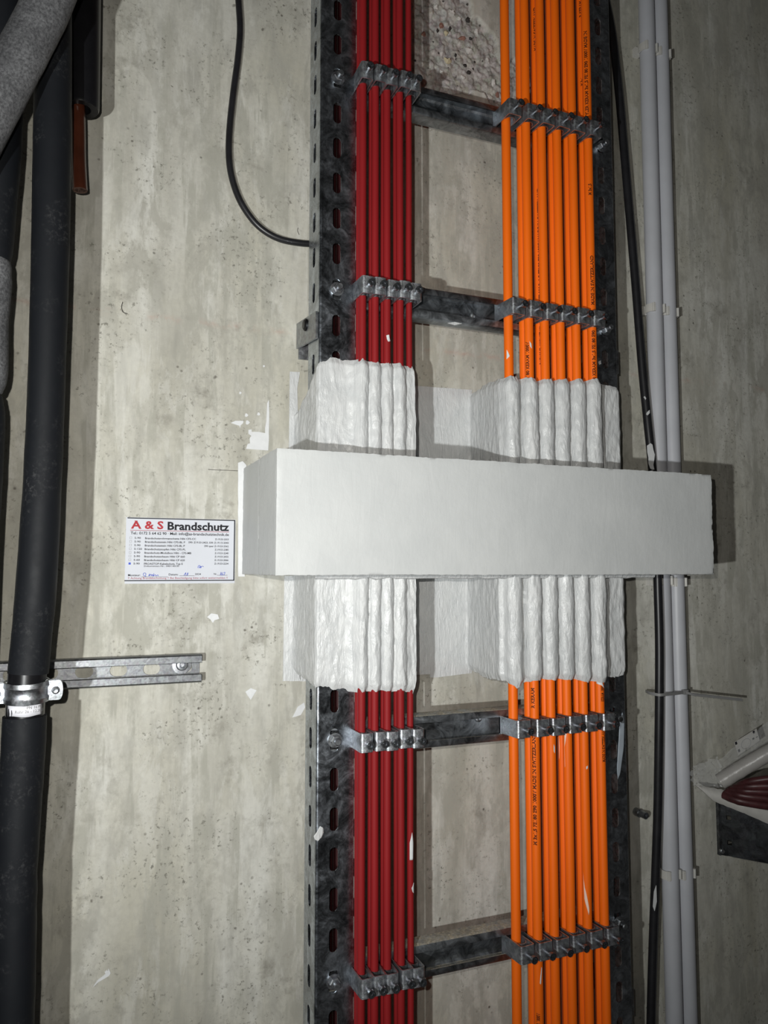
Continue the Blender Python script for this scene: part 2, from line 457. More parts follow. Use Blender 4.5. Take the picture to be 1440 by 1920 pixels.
def groove(pts, wd, label):
    c = [P(a, b, .0004) for a, b in pts]; mb = MB(); mb.tube(spline(c, 4), wd, 5); o = mb.build('crack', 'hollow_dark', wall, (0, 0, 0)); o['label'] = label


groove([(390, 880), (405, 881), (430, 882), (448, 883)], .00035, 'fine dark crack line')
groove([(230, 566), (228, 576), (231, 585), (238, 588)], .0005, 'small dark hooked scratch')
groove([(559, 427), (558, 433), (561, 440)], .0004, 'small dark scratch')
# small anchor pin left of the black cable is a separate thing further down

# ------------------------------------------------------------------ cable ladder
LZ0, NCELL = ZC-24*PITCH_S-PITCH_S/2, 49


def slotted(mb, W, n, pitch, sw, sl, fmap, cu=None, skip=()):
    """strip W wide with n pitches, one stadium slot in the middle of each; fmap(u,v)->world"""
    cu = W/2 if cu is None else cu
    for k in range(n):
        v0 = k*pitch; vc = v0+pitch/2; r = sw/2; half = sl/2-r
        inner, outer, side = [], [], []
        for e in (1, -1):
            for q in range(9):
                a = (q/8)*pi if e == 1 else pi+(q/8)*pi
                dx, dz = cos(a), sin(a)
                inner.append((cu+r*dx, vc+e*half+r*dz))
                tu = ((W-cu)/dx if dx > 1e-6 else (cu/-dx if dx < -1e-6 else 1e9)); lim = pitch/2-half
                tv = (lim/abs(dz) if abs(dz) > 1e-6 else 1e9); tt = min(tu, tv)
                outer.append((cu+tt*dx, vc+e*half+tt*dz)); side.append('v' if tv < tu else ('r' if dx > 0 else 'l'))
        N = len(inner)
        base = len(mb.v); mb.v += [fmap(*p) for p in inner]+[fmap(*p) for p in outer]
        for i in range(N):
            j = (i+1) % N
            f = [base+i, base+j, base+N+j]
            if side[i] != side[j]:
                lr = side[i] if side[i] != 'v' else side[j]
                e = 1 if i < 9 else -1
                mb.v.append(fmap(W if lr == 'r' else 0, v0+pitch if e == 1 else v0)); f.append(len(mb.v)-1)
            f.append(base+N+i); mb.f.append(tuple(f))


ladder = thing('cable_ladder', (0, 0, LZ0), 'tall galvanised steel cable ladder with slotted side rails bolted to the wall', 'cable ladder')
LO = Vector((0, 0, LZ0))


def rail(left):
    mb = MB(); L = NCELL*PITCH_S; rr = .003
    if left: X = lambda u: XL+u
    else: X = lambda u: XR-u
    slotted(mb, (XLI-XL)-rr, NCELL, PITCH_S, .0116, .0295, lambda u, v: Vector((X(rr+u), -HF, LZ0+v)), .0205)
    if left: slotted(mb, (HF-HW)-rr, NCELL, PITCH_S, .0110, .0275, lambda u, v: Vector((X(0), -(HW+u), LZ0+v)), .0240)
    else: mb.add([(X(0), -HW, LZ0), (X(0), -HW, LZ0+L), (X(0), -HF+rr, LZ0+L), (X(0), -HF+rr, LZ0)], [(0, 1, 2, 3)])
    seg = [(rr-rr*cos(a), HF-rr+rr*sin(a)) for a in [pi/2*k/5 for k in range(6)]]
    vs = [(X(u), -h, z) for (u, h) in seg for z in (LZ0, LZ0+L)]
    mb.add(vs, [(2*i, 2*i+1, 2*i+3, 2*i+2) for i in range(5)])
    # returned inner lip at the free edge of the face and the rear flange
    fw_ = XLI-XL
    mb.add([(X(fw_), -HF, LZ0), (X(fw_), -HF, LZ0+L), (X(fw_), -(HF-.004), LZ0+L), (X(fw_), -(HF-.004), LZ0)], [(0, 1, 2, 3)])
    mb.add([(X(0), -HW, LZ0), (X(0), -HW, LZ0+L), (X(.012), -HW, LZ0+L), (X(.012), -HW, LZ0)], [(0, 1, 2, 3)])
    o = mb.build('side_rail', 'galvanised', ladder, LO, False)
    md = o.modifiers.new('sheet', 'SOLIDIFY'); md.thickness = .0016; md.offset = 0
    return o


def bolt(parent, x, h, z, r=.0075, tip=.011):
    mb = MB(); ax = (0, -1, 0); o = (x, -h, z)
    mb.lathe(o, ax, [(0, 0), (0, r*1.25), (.0018, r*1.25), (.0018, r*.95), (.0018, 0)], 20)
    mb.lathe(o, ax, [(.0018, r*.95), (.0068, r*.95), (.0076, r*.8), (.0076, 0)], 6)
    mb.lathe(o, ax, [(.0076, r*.55), (.0076+tip*.6, r*.55), (.0076+tip*.7, r*.45), (.0076+tip*.7, 0)], 14)
    return mb.build('bolt', 'bolt_zinc', parent, LO, True, 30)


rl = rail(True); rl['label'] = 'left slotted rail'
rr_ = rail(False); rr_['label'] = 'right slotted rail, nearly black'
for z in ZR:
    if abs(z-ZC) < .01: continue
    bolt(rl, XL+.0238, HF+.001, z); bolt(rr_, XR-.0215, HF+.001, z-.002)


def rung(z):
    mb = MB(); hz, dp, lip, th = .0205, .024, .0085, .0018; r = .0025
    pr = [(HL, -hz+lip), (HL, -hz+r), (HL-r*.3, -hz+r*.3), (HL-r, -hz), (HL-dp+r, -hz), (HL-dp, -hz+r), (HL-dp, hz-r), (HL-dp+r, hz), (HL-r, hz), (HL-r*.3, hz-r*.3), (HL, hz-r), (HL, hz-lip)]
    mb.ribbon([(XL+.003, -a, z+b) for a, b in pr], th, (XR-XL-.006, 0, 0))
    return mb.build('rung', 'rung_steel', ladder, LO, True, 30)


for z in ZR: rung(z)
# small screw heads seen inside the rungs
for (px, py, z) in ((886, 592, ZR[1]), (897, 1348, ZR[3]), (897, 1756, ZR[4])):
    q = P(px, py, HL-.0235); mb = MB(); mb.lathe((q.x, -(HL-.0235), q.z), (0, -1, 0), [(0, 0), (0, .0045), (.002, .0042), (.003, .002), (.003, 0)], 14)
    mb.build('rung_screw', 'bright_zinc', ladder, LO)
# wall brackets
mb = MB(); za, zb = P(598, 583, HF).z, P(598, 634, HF).z; tl = .011
mb.extrude([(XL-.0015, -HF+.002, za), (XL-.0015, -.001, za+tl), (XL-.0015, -.001, zb+tl), (XL-.0015, -HF+.002, zb)], (-.003, 0, 0))
mb.box(XL-.0015, XL+.02, .0005, .004, zb-.004, za+tl)
br = mb.build('wall_bracket', 'galvanised_dull', ladder, LO, False); br['label'] = 'grey steel bracket between the left rail and the wall'
q = P(580, 610, .05); mb = MB(); mb.lathe((XL-.0045, q.y, q.z), (-1, 0, 0), [(0, 0), (0, .0085), (.002, .0085), (.004, .006), (.004, 0)], 18)
mb.build('bolt', 'dark_steel', br, LO)
for (py0, py1) in ((658, 702), (1858, 1908)):
    a, b = P(1160, py0, .085).z, P(1160, py1, .085).z; mb = MB()
    mb.box(XR+.001, XR+.004, .0005, .087, b, a); mb.box(XR+.001, XR+.0105, .0845, .0875, b, a); mb.box(XR-.02, XR+.004, .0005, .004, b, a)
    mb.build('wall_bracket', 'galvanised_dull', ladder, LO, False)

# ------------------------------------------------------------------ cables on the ladder
CZ0, CZ1 = ZC-1.25, ZC+1.25


def straight_cable(name, mat, x, h, r, label, group, cat='cable', amp=.0004, seed=0):
    pts = []; n = 60
    for i in range(n+1):
        z = CZ0+(CZ1-CZ0)*i/n
        k = min(abs(z-zz) for zz in ZR)/(3*PITCH_S)
        wv = amp*min(1, k*2)
        pts.append((x+wv*nz(z*5, seed, 1), -h+.4*wv*(nz(z*5, seed, 7)), z))
    mb = MB(); mb.tube(pts, r, 16)
    return tag(mb.build(name, mat, None, (x, -h, CZ0)), label, cat, group)


gr = 'red cables on the left of the ladder'
red = []
for i, x in enumerate(RED_X[:4]):
    for j in (0, 1):
        h = HL+.0003+RR*(1+2*j)
        red.append(straight_cable('red_cable', 'red_sheath', x, h, RR, '%s red cable of the %s pair counted from the left slotted rail' % (('rear', 'front')[j], ORD[i]), gr, amp=.0003, seed=i*2+j))
TH_H = HL+.0003+RTH*2.4
thin = straight_cable('red_cable', 'red_sheath', RED_X[4], TH_H, RTH, 'thin single red cable at the right of the red bundle', gr, amp=.0009, seed=31)
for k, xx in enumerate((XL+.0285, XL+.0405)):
    straight_cable('red_cable', 'shaded_red_sheath', xx, .0615, .0056, 'red cable in painted shade hidden behind the left slotted rail, %s one, glimpsed through slots' % ('left', 'right')[k], 'red cables behind the left rail', amp=.0002, seed=50+k)
go = 'orange cables on the right of the ladder'
orange = {}
for i, x in enumerate(OR_X):
    for j in ((0, 1) if i else (1,)):
        h = HL+.0003+RO*(1+2*j) if i else HL+.0003+RO*2
        lab = '%s orange cable of the %s pair counted from the left of the orange bundle' % (('rear', 'front')[j], ORD[i-1]) if i else 'single orange cable at the left edge of the orange bundle'
        orange[(i, j)] = (straight_cable('orange_cable', 'orange_sheath', x, h, RO, lab, go, amp=.00035, seed=100+i*2+j), x, h)


# printed lettering wrapped round the sheaths
def text_geo(s, size, bold=0):
    cu = bpy.data.curves.new('t', 'FONT'); cu.body = s; cu.size = size; cu.offset = bold; cu.resolution_u = 2
    o = bpy.data.objects.new('t', cu); COL.objects.link(o)
    me = o.to_mesh(); vs = [v.co.copy() for v in me.vertices]; fs = [tuple(p.vertices) for p in me.polygons]
    o.to_mesh_clear(); bpy.data.objects.remove(o); bpy.data.curves.remove(cu)
    return vs, fs


LINE = 'DATWYLER KERAM 3x1,5 FE180 E90 1000V MADE IN SWITZERLAND  '


def cable_print(key, word, ztop, zbot, ang, size=.0066):
    """the maker's line printed along the sheath, reading upwards, ending with the given words"""
    o, x, h = orange[key]; Lg = ztop-zbot; txt = word; k0 = LINE.rfind(word); k0 = len(LINE) if k0 < 0 else k0
    vs, fs = text_geo(txt, size, size*.045)
    while max(v.x for v in vs) < Lg*.93:
        i = (k0-1-(len(txt)-len(word))) % len(LINE); txt = LINE[i]+txt; vs, fs = text_geo(txt, size, size*.045)
    x0 = min(v.x for v in vs); x1 = max(v.x for v in vs); k = Lg/(x1-x0)
    out = []
    for v in vs:
        a = radians(ang)+(v.y-size*.35)/RO
        out.append((x+(RO+.00022)*-sin(a), -h-(RO+.00022)*cos(a), zbot+(v.x-x0)*k))
    mb = MB(); mb.add(out, fs)
    p = mb.build('printed_lettering', 'cable_print', o, (x, -h, CZ0), False); p['label'] = 'dark lettering printed along the sheath'
    return p


def zat(py, px=1050): return P(px, py, .12).z


cable_print((2, 0), 'MADE IN SWITZERLAND', zat(0, 997), zat(82, 997), 25)
cable_print((2, 0), 'MADE IN SWITZERLAND', zat(343, 1003), zat(559, 1003), 15)
cable_print((2, 0), 'DATWYLER 1000V KERAM', zat(606, 1006), zat(678, 1006), 15)
cable_print((5, 0), '3x1', zat(135, 1090), zat(150, 1090), 25); cable_print((5, 0), 'KERAM', zat(-10, 1088), zat(20, 1088), 25)
cable_print((5, 1), 'MADE IN', zat(60, 1100), zat(230, 1100), 42)
cable_print((5, 0), 'DATWYLER', zat(312, 1094), zat(562, 1094), 0)
cable_print((5, 1), '3x1,5', zat(345, 1102), zat(366, 1102), 25)
cable_print((5, 1), 'MADE IN SWITZERLAND', zat(480, 1107), zat(572, 1107), 20); cable_print((5, 1), '3x1,5 FE180 E90', zat(620, 1110), zat(712, 1110), 20)
cable_print((1, 1), 'FE180 KERAM 1000V', zat(640, 984), zat(715, 984), 55)
cable_print((1, 1), 'KERAM', zat(1290, 996), zat(1328, 996), 50); cable_print((1, 1), 'MADE IN SWITZERLAND', zat(1375, 1000), zat(1585, 1000), 45)
cable_print((2, 0), 'DATWYLER', zat(1282, 1020), zat(1308, 1020), 5); cable_print((2, 0), 'MADE IN SWITZERLAND', zat(1605, 1026), zat(1755, 1026), 0)
cable_print((2, 0), 'DATWYLER', zat(1790, 1030), zat(1925, 1030), 0)
cable_print((5, 1), 'KERAM 1000V', zat(1283, 1127), zat(1315, 1127), 0); cable_print((5, 1), 'MADE IN SWITZERLAND', zat(1365, 1130), zat(1428, 1130), 0)
cable_print((5, 0), 'MADE IN SWITZERLAND', zat(1482, 1116), zat(1720, 1116), 0)
cable_print((5, 0), 'FE180 E90', zat(1770, 1120), zat(1840, 1120), 0)
cable_print((1, 1), 'KERAM 1000V', zat(1900, 1004), zat(1940, 1004), 40)


# ------------------------------------------------------------------ cable clamps
def make_clamp(wd, dp, hz, r_pad, hp, screw, label, group):
    """local frame: origin on the rung lips, x across, -y towards the viewer, z up"""
    t = thing('cable_clamp', (0, 0, 0), label, 'clamp', group); th = .0016; rc = .0035; hw = wd/2
    mb = MB(); path = [(-hw, .0), (-hw, dp-rc)]+[(-hw+rc-rc*cos(a), dp-rc+rc*sin(a)) for a in [pi/2*k/4 for k in range(1, 5)]]
    path += [(-a, b) for a, b in path[::-1]]
    ring = [(a, -b, -hz/2) for a, b in path]; inn = [(a*(hw-th)/hw, -min(b, dp-th) if b > dp-rc*.6 else -b, -hz/2) for a, b in path]
    mb.extrude(ring+inn[::-1], (0, 0, hz))
    for e in (-1, 1):                                   # feet hooked behind the lips
        x0, x1 = sorted((e*hw, e*(hw-th)))
        mb.box(x0, x1, -.007, .0005, -hz/2-.001, hz/2+.001); mb.box(x0, x1, -.007, -.0045, -.0155, .0155)
    mb.build('saddle', 'clamp_zinc', t)
    mb = MB(); n = 10; arc = [(r_pad*1.02*cos(pi*k/n), hp+r_pad*1.02*sin(pi*k/n)-r_pad) for k in range(n+1)]
    arc = [(max(-hw+th+.0004, min(hw-th-.0004, a)), b) for a, b in arc]
    mb.ribbon([(a, -b, -hz/2+.0012) for a, b in arc], -.0013, (0, 0, hz-.0024))
    mb.build('pressure_pad', 'bright_zinc', t)
    mb = MB(); sz = -.001; ax = (0, -1, 0)
    mb.lathe((0, 0, sz), ax, [(hp+.0005, 0), (hp+.0005, .0028), (dp+screw-.0045, .0028), (dp+screw-.0045, .0050), (dp+screw, .0050), (dp+screw, .0034), (dp+screw-.003, .0030), (dp+screw-.003, .0014), (dp+screw-.0008, .0012), (dp+screw-.0008, 0)], 16)
    mb.build('screw', 'screw_dark', t)
    return t


ROWS = ['topmost visible rung', 'rung just above the white coating', 'rung just below the white coating', 'lowest visible rung']
row_z = [ZR[0], ZR[1], ZR[3], ZR[4]]
gc = 'small clamps on the red cables'; go2 = 'large clamps on the orange cables'
pc = make_clamp(.0172, .0355, .0235, RR, RR*4+.0008, .0125, '', gc); first = True
for ri, z in enumerate(row_z):
    for i, x in enumerate(RED_X):
        c = pc if first else copy_tree(pc); first = False
        c.location = (x+.0008, -HL, z+(.0, .0005, -.0005, .001)[i % 4]); c.rotation_euler = (0, 0, radians((-1.5, 1, 0, 2, -1)[(i+ri) % 5]))
        tag(c, '%s clamp from left on red cables, %s' % (ORD[i], ROWS[ri]), 'clamp', gc)
po = make_clamp(.0225, .0385, .0235, RO, RO*4+.0008, .0150, '', go2); first = True
for ri, z in enumerate(row_z):
    for i, x in enumerate(OR_X):
        c = po if first else copy_tree(po); first = False
        c.location = (x+.0008, -HL, z+(.0005, 0, -.0005, .0005)[i % 4]); c.rotation_euler = (0, 0, radians((2, 4, 3, 4, 2, 3)[(i+ri) % 6]))
        tag(c, '%s clamp from left on orange cables, %s' % (ORD[i], ROWS[ri]), 'clamp', go2)


# ------------------------------------------------------------------ white fire stop: box and painted-over ladder
def rough_box(mb, x0, x1, h0, h1, z0, z1, step=.006, amp=.0008, edge=.0012, seed=0):
    nx, nh, nzz = [max(2, int(round((b-a)/step))) for a, b in ((x0, x1), (h0, h1), (z0, z1))]
    idx = {}; vs = []; r = .0028

    def vert(i, j, k):
        key = (i, j, k)
        if key in idx: return idx[key]
        p = [x0+(x1-x0)*i/nx, h0+(h1-h0)*j/nh, z0+(z1-z0)*k/nzz]
        ext = (i in (0, nx)) + (j in (0, nh)) + (k in (0, nzz))
        q = [p[0], p[1], p[2]]
        sgn = [(-1 if i == 0 else 1 if i == nx else 0), (-1 if j == 0 else 1 if j == nh else 0), (-1 if k == 0 else 1 if k == nzz else 0)]
        for a in range(3):
            if sgn[a]:
                q[a] += sgn[a]*amp*nz(p[0]*38+seed, p[1]*38, p[2]*38)
                if ext > 1: q[a] += sgn[a]*edge*(.6*nz(p[0]*260+seed, p[1]*260, p[2]*260)+.5*nz(p[0]*40+seed, p[1]*40, p[2]*40)-.45)
        idx[key] = len(vs); vs.append((q[0], -q[1], q[2])); return idx[key]
    fs = []
    for i in range(nx):
        for k in range(nzz):
            for j in (0, nh): fs.append((vert(i, j, k), vert(i+1, j, k), vert(i+1, j, k+1), vert(i, j, k+1)))
    for i in range(nx):
        for j in range(nh):
            for k in (0, nzz): fs.append((vert(i, j, k), vert(i+1, j, k), vert(i+1, j+1, k), vert(i, j+1, k)))
    for j in range(nh):
        for k in range(nzz):
            for i in (0, nx): fs.append((vert(i, j, k), vert(i, j+1, k), vert(i, j+1, k+1), vert(i, j, k+1)))
    mb.add(vs, fs)


bo = Vector((BX0, 0, BZ0))
boxt = thing('fire_stop_box', bo, 'long white painted fire stop box crossing the middle of the cable ladder', 'fire stop')
mb = MB(); rough_box(mb, BX0, BX1, .0, .098, BZ0+.0006, BZ1-.0006, .005, .0003, .0008, 3); mb.build('board', 'white_board', boxt, bo, True, 60)
mb = MB(); rough_box(mb, BX0-.0006, BX1+.0004, .0988, BH, BZ0, BZ1, .004, .0003, .0011, 8); mb.build('board', 'white_board', boxt, bo, True, 60)
# paint fringe on the wall at the left of the box
zt, zb = P(450, 866, 0).z, P(450, 1081, 0).z
mb = MB(); ring = [(BX0+.004, 0, zt-.004), (BX0-.001, 0, zt+.001)]+[(P(446, 868+i*(1081-868)/14, 0).x+.0006*nz(i*.9, 2, 0), 0, P(446, 868+i*(1081-868)/14, 0).z) for i in range(15)]+[(BX0+.004, 0, zb)]
mb.extrude(ring, (0, -.0016, 0)); mb.build('paint_fringe', 'fresh_white', boxt, bo, False)
# bead of sealant under the box
pts = [P(590+i*(1225-590)/50, 1083+1.5*nz(i*.4, 1, 0), .122) for i in range(51)]
mb = MB(); mb.tube([(p.x, p.y, BZ0-.001+.0012*nz(i*.7, 4, 0)) for i, p in enumerate(pts)], [.004+.0022*nz(i*.6, 8, 1) for i in range(51)], 8)
mb.build('sealant_bead', 'white_paint', boxt, bo)


def arc_profile(keys, step=.0016):
    out = []
    for (a, b) in zip(keys[:-1], keys[1:]):
        L = sqrt((a[0]-b[0])**2+(a[1]-b[1])**2); n = max(1, int(L/step))
        for i in range(n): out.append((a[0]+(b[0]-a[0])*i/n, a[1]+(b[1]-a[1])*i/n))
    out.append(keys[-1]); return out


def ribs(centers, rad, hc, floor, x0, x1, step=.0013):
    out = []; n = int((x1-x0)/step)
    for i in range(n+1):
        x = x0+(x1-x0)*i/n; h = floor
        for c, r, h0 in zip(centers, rad, hc):
            d = abs(x-c)
            if d < r: h = max(h, h0+sqrt(r*r-d*d))
        out.append((x, h))
    return out


def coat(name, prof, zbox, zend, label, seed, wall_poly, amp=.0011):
    """prof: fine (x,h) list; zend(x,h) the free edge; the sheet runs from zbox to there"""
    up = zend(prof[len(prof)//2][0], .1) > zbox; n = len(prof); K = 72; sg = 1 if up else -1
    org = Vector((prof[0][0], 0, min(zbox, zend(prof[0][0], .1))))
    t = thing(name, org, label, 'fire coating', 'white coating around the ladder')
    # normals
    nr = []
    for i in range(n):
        a, b = prof[max(0, i-2)], prof[min(n-1, i+2)]; tx, th = b[0]-a[0], b[1]-a[1]; L = sqrt(tx*tx+th*th) or 1
        nr.append((-th/L, tx/L))
    vs = []
    for i, (x, h) in enumerate(prof):
        ze = zend(x, h)+.0022*nz(i*.09+seed, 3, 0)+.0012*nz(i*.35+seed, 5, 0)
        for k in range(K+1):
            z = zbox+(ze-zbox)*k/K; s = i*.0015
            d = amp*(1.1*nz(s*55+seed, z*14, 1)+.9*nz(s*150+seed+.6*nz(s*40, z*40, 4), z*45, 2)+.4*nz(s*300, z*110, seed))
            if h < .004: d *= .3
            lump = .0012*max(0, nz(s*90, z*70, seed+9))
            tip = (1-k/K)
            if k > K-4: d -= .0009*(k-K+4)
            xx = x+nr[i][0]*(d+lump); hh = max(.0008, h+nr[i][1]*(d+lump))
            vs.append((xx, -hh, z))
        xx, hh = x-nr[i][0]*.004, max(.0004, h-nr[i][1]*.004)
        vs.append((xx, -hh, ze-sg*.0005))
    R = K+2
    fs = [(i*R+k, (i+1)*R+k, (i+1)*R+k+1, i*R+k+1) for i in range(n-1) for k in range(R-1)]
    mb = MB(); mb.add(vs, fs); mb.build('painted_wrap', 'white_paint', t, org, True, 75)
    for wp in wall_poly:
        mb = MB(); mb.extrude([P(a, b, 0) for a, b in wp], (0, -.0012, 0)); mb.build('wall_layer', 'white_paint', t, org, False)
    return t


def jag(pts, n=5, amp=1.2, seed=0):
    """roughen the straight runs of a pixel outline a little"""
    out = []
    for (a, b) in zip(pts, pts[1:]+pts[:1]):
        for i in range(n):
            f = i/n; out.append((a[0]+(b[0]-a[0])*f+(amp*nz(a[0]+i, seed, b[1]) if i else 0), a[1]+(b[1]-a[1])*f+(amp*nz(b[0], seed, a[1]+i*1.7) if i else 0)))
    return out


def px_edge(tab, h=.11):
    """table of (px,py) at the photo -> function x -> z"""
    q = sorted((P(a, b, h).x, P(a, b, h).z) for a, b in tab); xs = [a for a, _ in q]; zs = [b for _, b in q]
    return lambda x: lerp(xs, zs, x)


# left, above and below
tr = .0030
redrib = lambda: ribs(RED_X, [RR+.0032]*4+[RTH+.004], [HL+RR*3]*4+[HL+RTH*1.9], HL+RR*3.3, XLI+.001, RED_X[4]+.0062)
left_prof = lambda xw: arc_profile([(xw, .001), (XL-.006, .004), (XL-tr-.0012, .012), (XL-tr, .05), (XL-tr, HF-.003), (XL-.0005, HF+tr-.0005), (XL+.012, HF+tr), (XLI-.012, HF+tr+.0006), (XLI-.004, HF+.008)])+redrib()+arc_profile([(RED_X[4]+.0066, .088), (RED_X[4]+.0075, .083), (RED_X[4]+.0155, .0835), (RED_X[4]+.0185, .080), (RED_X[4]+.019, .05), (RED_X[4]+.0185, .001)])
top_l = px_edge([(600, 672), (612, 668), (625, 664), (645, 669), (662, 672), (680, 675), (700, 680), (735, 682), (770, 687)])
side_l = lambda x, h, e, s: e


def zend_tl(x, h):
    z = top_l(x)
    if x < XL+.002 and h < HF: z = P(600, 672, .1).z - .055*(1-h/HF)**.8
    if x > RED_X[4]+.006: z = P(780, 712, .083).z
    return z


def zend_bl(x, h):
    z = px_edge([(590, 1296), (640, 1296), (662, 1300), (672, 1297), (700, 1296), (725, 1297), (750, 1294), (776, 1299)])(x)
    if x < XL+.002 and h < HF: z = P(590, 1296, .1).z+.012*(1-h/HF)
    if x > RED_X[4]+.006: z = P(784, 1279, .083).z
    return z


def zend_tr(x, h):
    if x < OR_X[0]-.009 and h < .112: return lerp([0, .11], [P(880, 730, 0).z, P(938, 708, .11).z], h)
    z = px_edge([(945, 706), (955, 705), (967, 708), (970, 704), (985, 708), (1000, 710), (1030, 712), (1060, 711), (1090, 712), (1117, 711)], .12)(x)
    if x > OR_X[5]+.011: z = P(1140, 722, .1).z
    return z


def zend_br(x, h):
    if x < OR_X[0]-.009 and h < .112: return lerp([0, .06, .11], [P(880, 1255, 0).z, P(912, 1272, .06).z, P(938, 1278, .11).z], h)
    z = px_edge([(960, 1283), (968, 1290), (985, 1285), (995, 1276), (1010, 1275), (1040, 1275), (1075, 1274), (1100, 1279), (1130, 1279)], .12)(x)
    if x > OR_X[5]+.011: z = P(1150, 1270, .1).z
    return z


ZTB, ZBB = BZ1-.004, BZ0+.004
coat('fire_coating', left_prof(P(551, 780, 0).x), ZTB, zend_tl, 'white coating over the left rail and red cables above the box', 11,
     [[(543, 697), (562, 698), (560, 712), (557, 728), (560, 860), (541, 860)]])
coat('fire_coating', left_prof(P(560, 1200, 0).x), ZBB, zend_bl, 'white coating over the left rail and red cables below the box', 27,
     [jag([(533, 1080), (575, 1080), (575, 1277), (530, 1277)], 6, 1.2, 4)])
orib = lambda: ribs(OR_X, [RO+.0052]*6, [HL+RO*2.6]+[HL+RO*3]*5, HL+RO*2.2, OR_X[0]-.0118, OR_X[5]+.0122)
right_prof = lambda xw, xf: arc_profile([(xw-.003, .001), (xw, .004), (xw+(xf-xw)*.25, .03), (xw+(xf-xw)*.8, .085), (xf, .104), (OR_X[0]-.0125, .1075)])+orib()+arc_profile([(OR_X[5]+.0135, HF+.006), (OR_X[5]+.016, HF+.0045), (XR-.002, HF+.0035), (XR+.0025, HF), (XR+.003, HF-.01), (XR+.003, .05), (XR+.002, .001)])
coat('fire_coating', right_prof(P(880, 800, 0).x, P(936, 800, .104).x), ZTB, zend_tr, 'white coating over the orange cables and right rail above the box', 43,
     [jag([(760, 722), (822, 727), (884, 731), (884, 880), (760, 870)], 5, .8, 1)])
coat('fire_coating', right_prof(P(876, 1180, 0).x, P(936, 1180, .104).x), ZBB, zend_br, 'white coating over the orange cables and right rail below the box', 61,
     [jag([(770, 1080), (884, 1080), (884, 1262), (818, 1270), (806, 1270), (806, 1264), (770, 1266)], 4, .8, 6)])


# ------------------------------------------------------------------ loose paint on the cables and rails
def dab(pts, obj, org, surf, mat='drip_paint', th=.0004):
    """paint dab whose outline (x,z pairs in world) is laid on surf(x)->h"""
    z0 = min(z for _, z in pts); z1 = max(z for _, z in pts); vs = []; nr, nc = 16, 6
    for j in range(nr+1):
        z = z0+(z1-z0)*(.01+.98*j/nr); xs_ = []
        for (xa, za), (xb, zb) in zip(pts, pts[1:]+pts[:1]):
            if (za > z) != (zb > z): xs_.append(xa+(xb-xa)*(z-za)/(zb-za))
        if not xs_: xs_ = [pts[0][0], pts[0][0]]
        for i in range(nc+1):
            x = min(xs_)+(max(xs_)-min(xs_))*i/nc; vs.append((x, -surf(x)-.0003, z))
    mb = MB(); mb.add(vs, [(j*(nc+1)+i, j*(nc+1)+i+1, (j+1)*(nc+1)+i+1, (j+1)*(nc+1)+i) for j in range(nr) for i in range(nc)])
    o = mb.build('paint_drip', mat, obj, org, True); md = o.modifiers.new('s', 'SOLIDIFY'); md.thickness = th; md.offset = 0
    return o


def on_cyl(x0, h0, r): return lambda x: h0+sqrt(max(0, r*r-(x-x0)**2))


def cyl_dab(key, outline, mat='fresh_white'):
    if isinstance(key, tuple): o, x, h = orange[key]; r = RO
    elif key == 'thin': o, x, h, r = thin, RED_X[4], TH_H, RTH
    else: o, x, h, r = red[key], RED_X[key//2], HL+.0003+RR*(1+2*(key % 2)), RR
    pts = [(P(a, b, h+r*.8).x, P(a, b, h+r*.8).z) for a, b in outline]
    dab([(max(x-r*.97, min(x+r*.97, a)), b) for a, b in pts], o, Vector((x, -h, CZ0)), on_cyl(x, h, r), mat)


cyl_dab(5, [(724, 629), (729, 628), (730, 634), (732, 640), (727, 641), (725, 636)])
cyl_dab('thin', [(768, 1580), (772, 1560), (775, 1580), (774, 1612), (768, 1613)])
cyl_dab('thin', [(771, 1665), (776, 1655), (776, 1675), (773, 1672)])
cyl_dab((3, 1), [(1053, 1372), (1057, 1370), (1057, 1400), (1059, 1440), (1058, 1465), (1055, 1464), (1055, 1430)])
cyl_dab((3, 1), [(1060, 1372), (1063, 1371), (1061, 1400), (1062, 1440), (1060, 1440), (1060, 1410)], 'drip_paint')
cyl_dab((3, 0), [(1046, 1395), (1049, 1380), (1051, 1400), (1050, 1425), (1047, 1422), (1045, 1410)], 'drip_paint')
cyl_dab((4, 1), [(1091, 1600), (1093, 1650), (1098, 1665), (1104, 1705), (1103, 1716), (1098, 1690), (1091, 1662), (1090, 1630)], 'drip_paint')
cyl_dab((4, 1), [(1091, 1530), (1093, 1530), (1093, 1540), (1091, 1539)])
cyl_dab((1, 1), [(1012, 1830), (1014, 1812), (1015, 1815), (1013, 1845), (1011, 1843)])
cyl_dab((0, 1), [(951, 655), (955, 668), (951, 673)]); cyl_dab((1, 1), [(992, 640), (995, 645), (996, 654), (993, 650)])
cyl_dab((2, 1), [(1037, 1395), (1039, 1400), (1039, 1412), (1037, 1408)]); cyl_dab((4, 1), [(1098, 1437), (1101, 1435), (1101, 1440), (1098, 1442)])
flat = lambda h: (lambda x: h)
q = lambda L, h: [(P(a, b, h).x, P(a, b, h).z) for a, b in L]
dab(q([(588, 1568), (594, 1560), (600, 1549), (606, 1552), (607, 1562), (602, 1571), (596, 1577), (590, 1574)], HF+.001), rl, LO, flat(HF+.0008), 'white_paint')
simple('blue_white', (.30, .34, .38), .4, 0, .5, .1, 60)
dab(q([(1162, 1350), (1167, 1335), (1171, 1350), (1170, 1400), (1163, 1450), (1158, 1462), (1157, 1440), (1160, 1390)], HF+.001), rr_, LO, flat(HF+.0008), 'blue_white')
dab(q([(1122, 678), (1126, 676), (1127, 682), (1124, 684)], HF+.001), rr_, LO, flat(HF+.0008), 'white_paint')
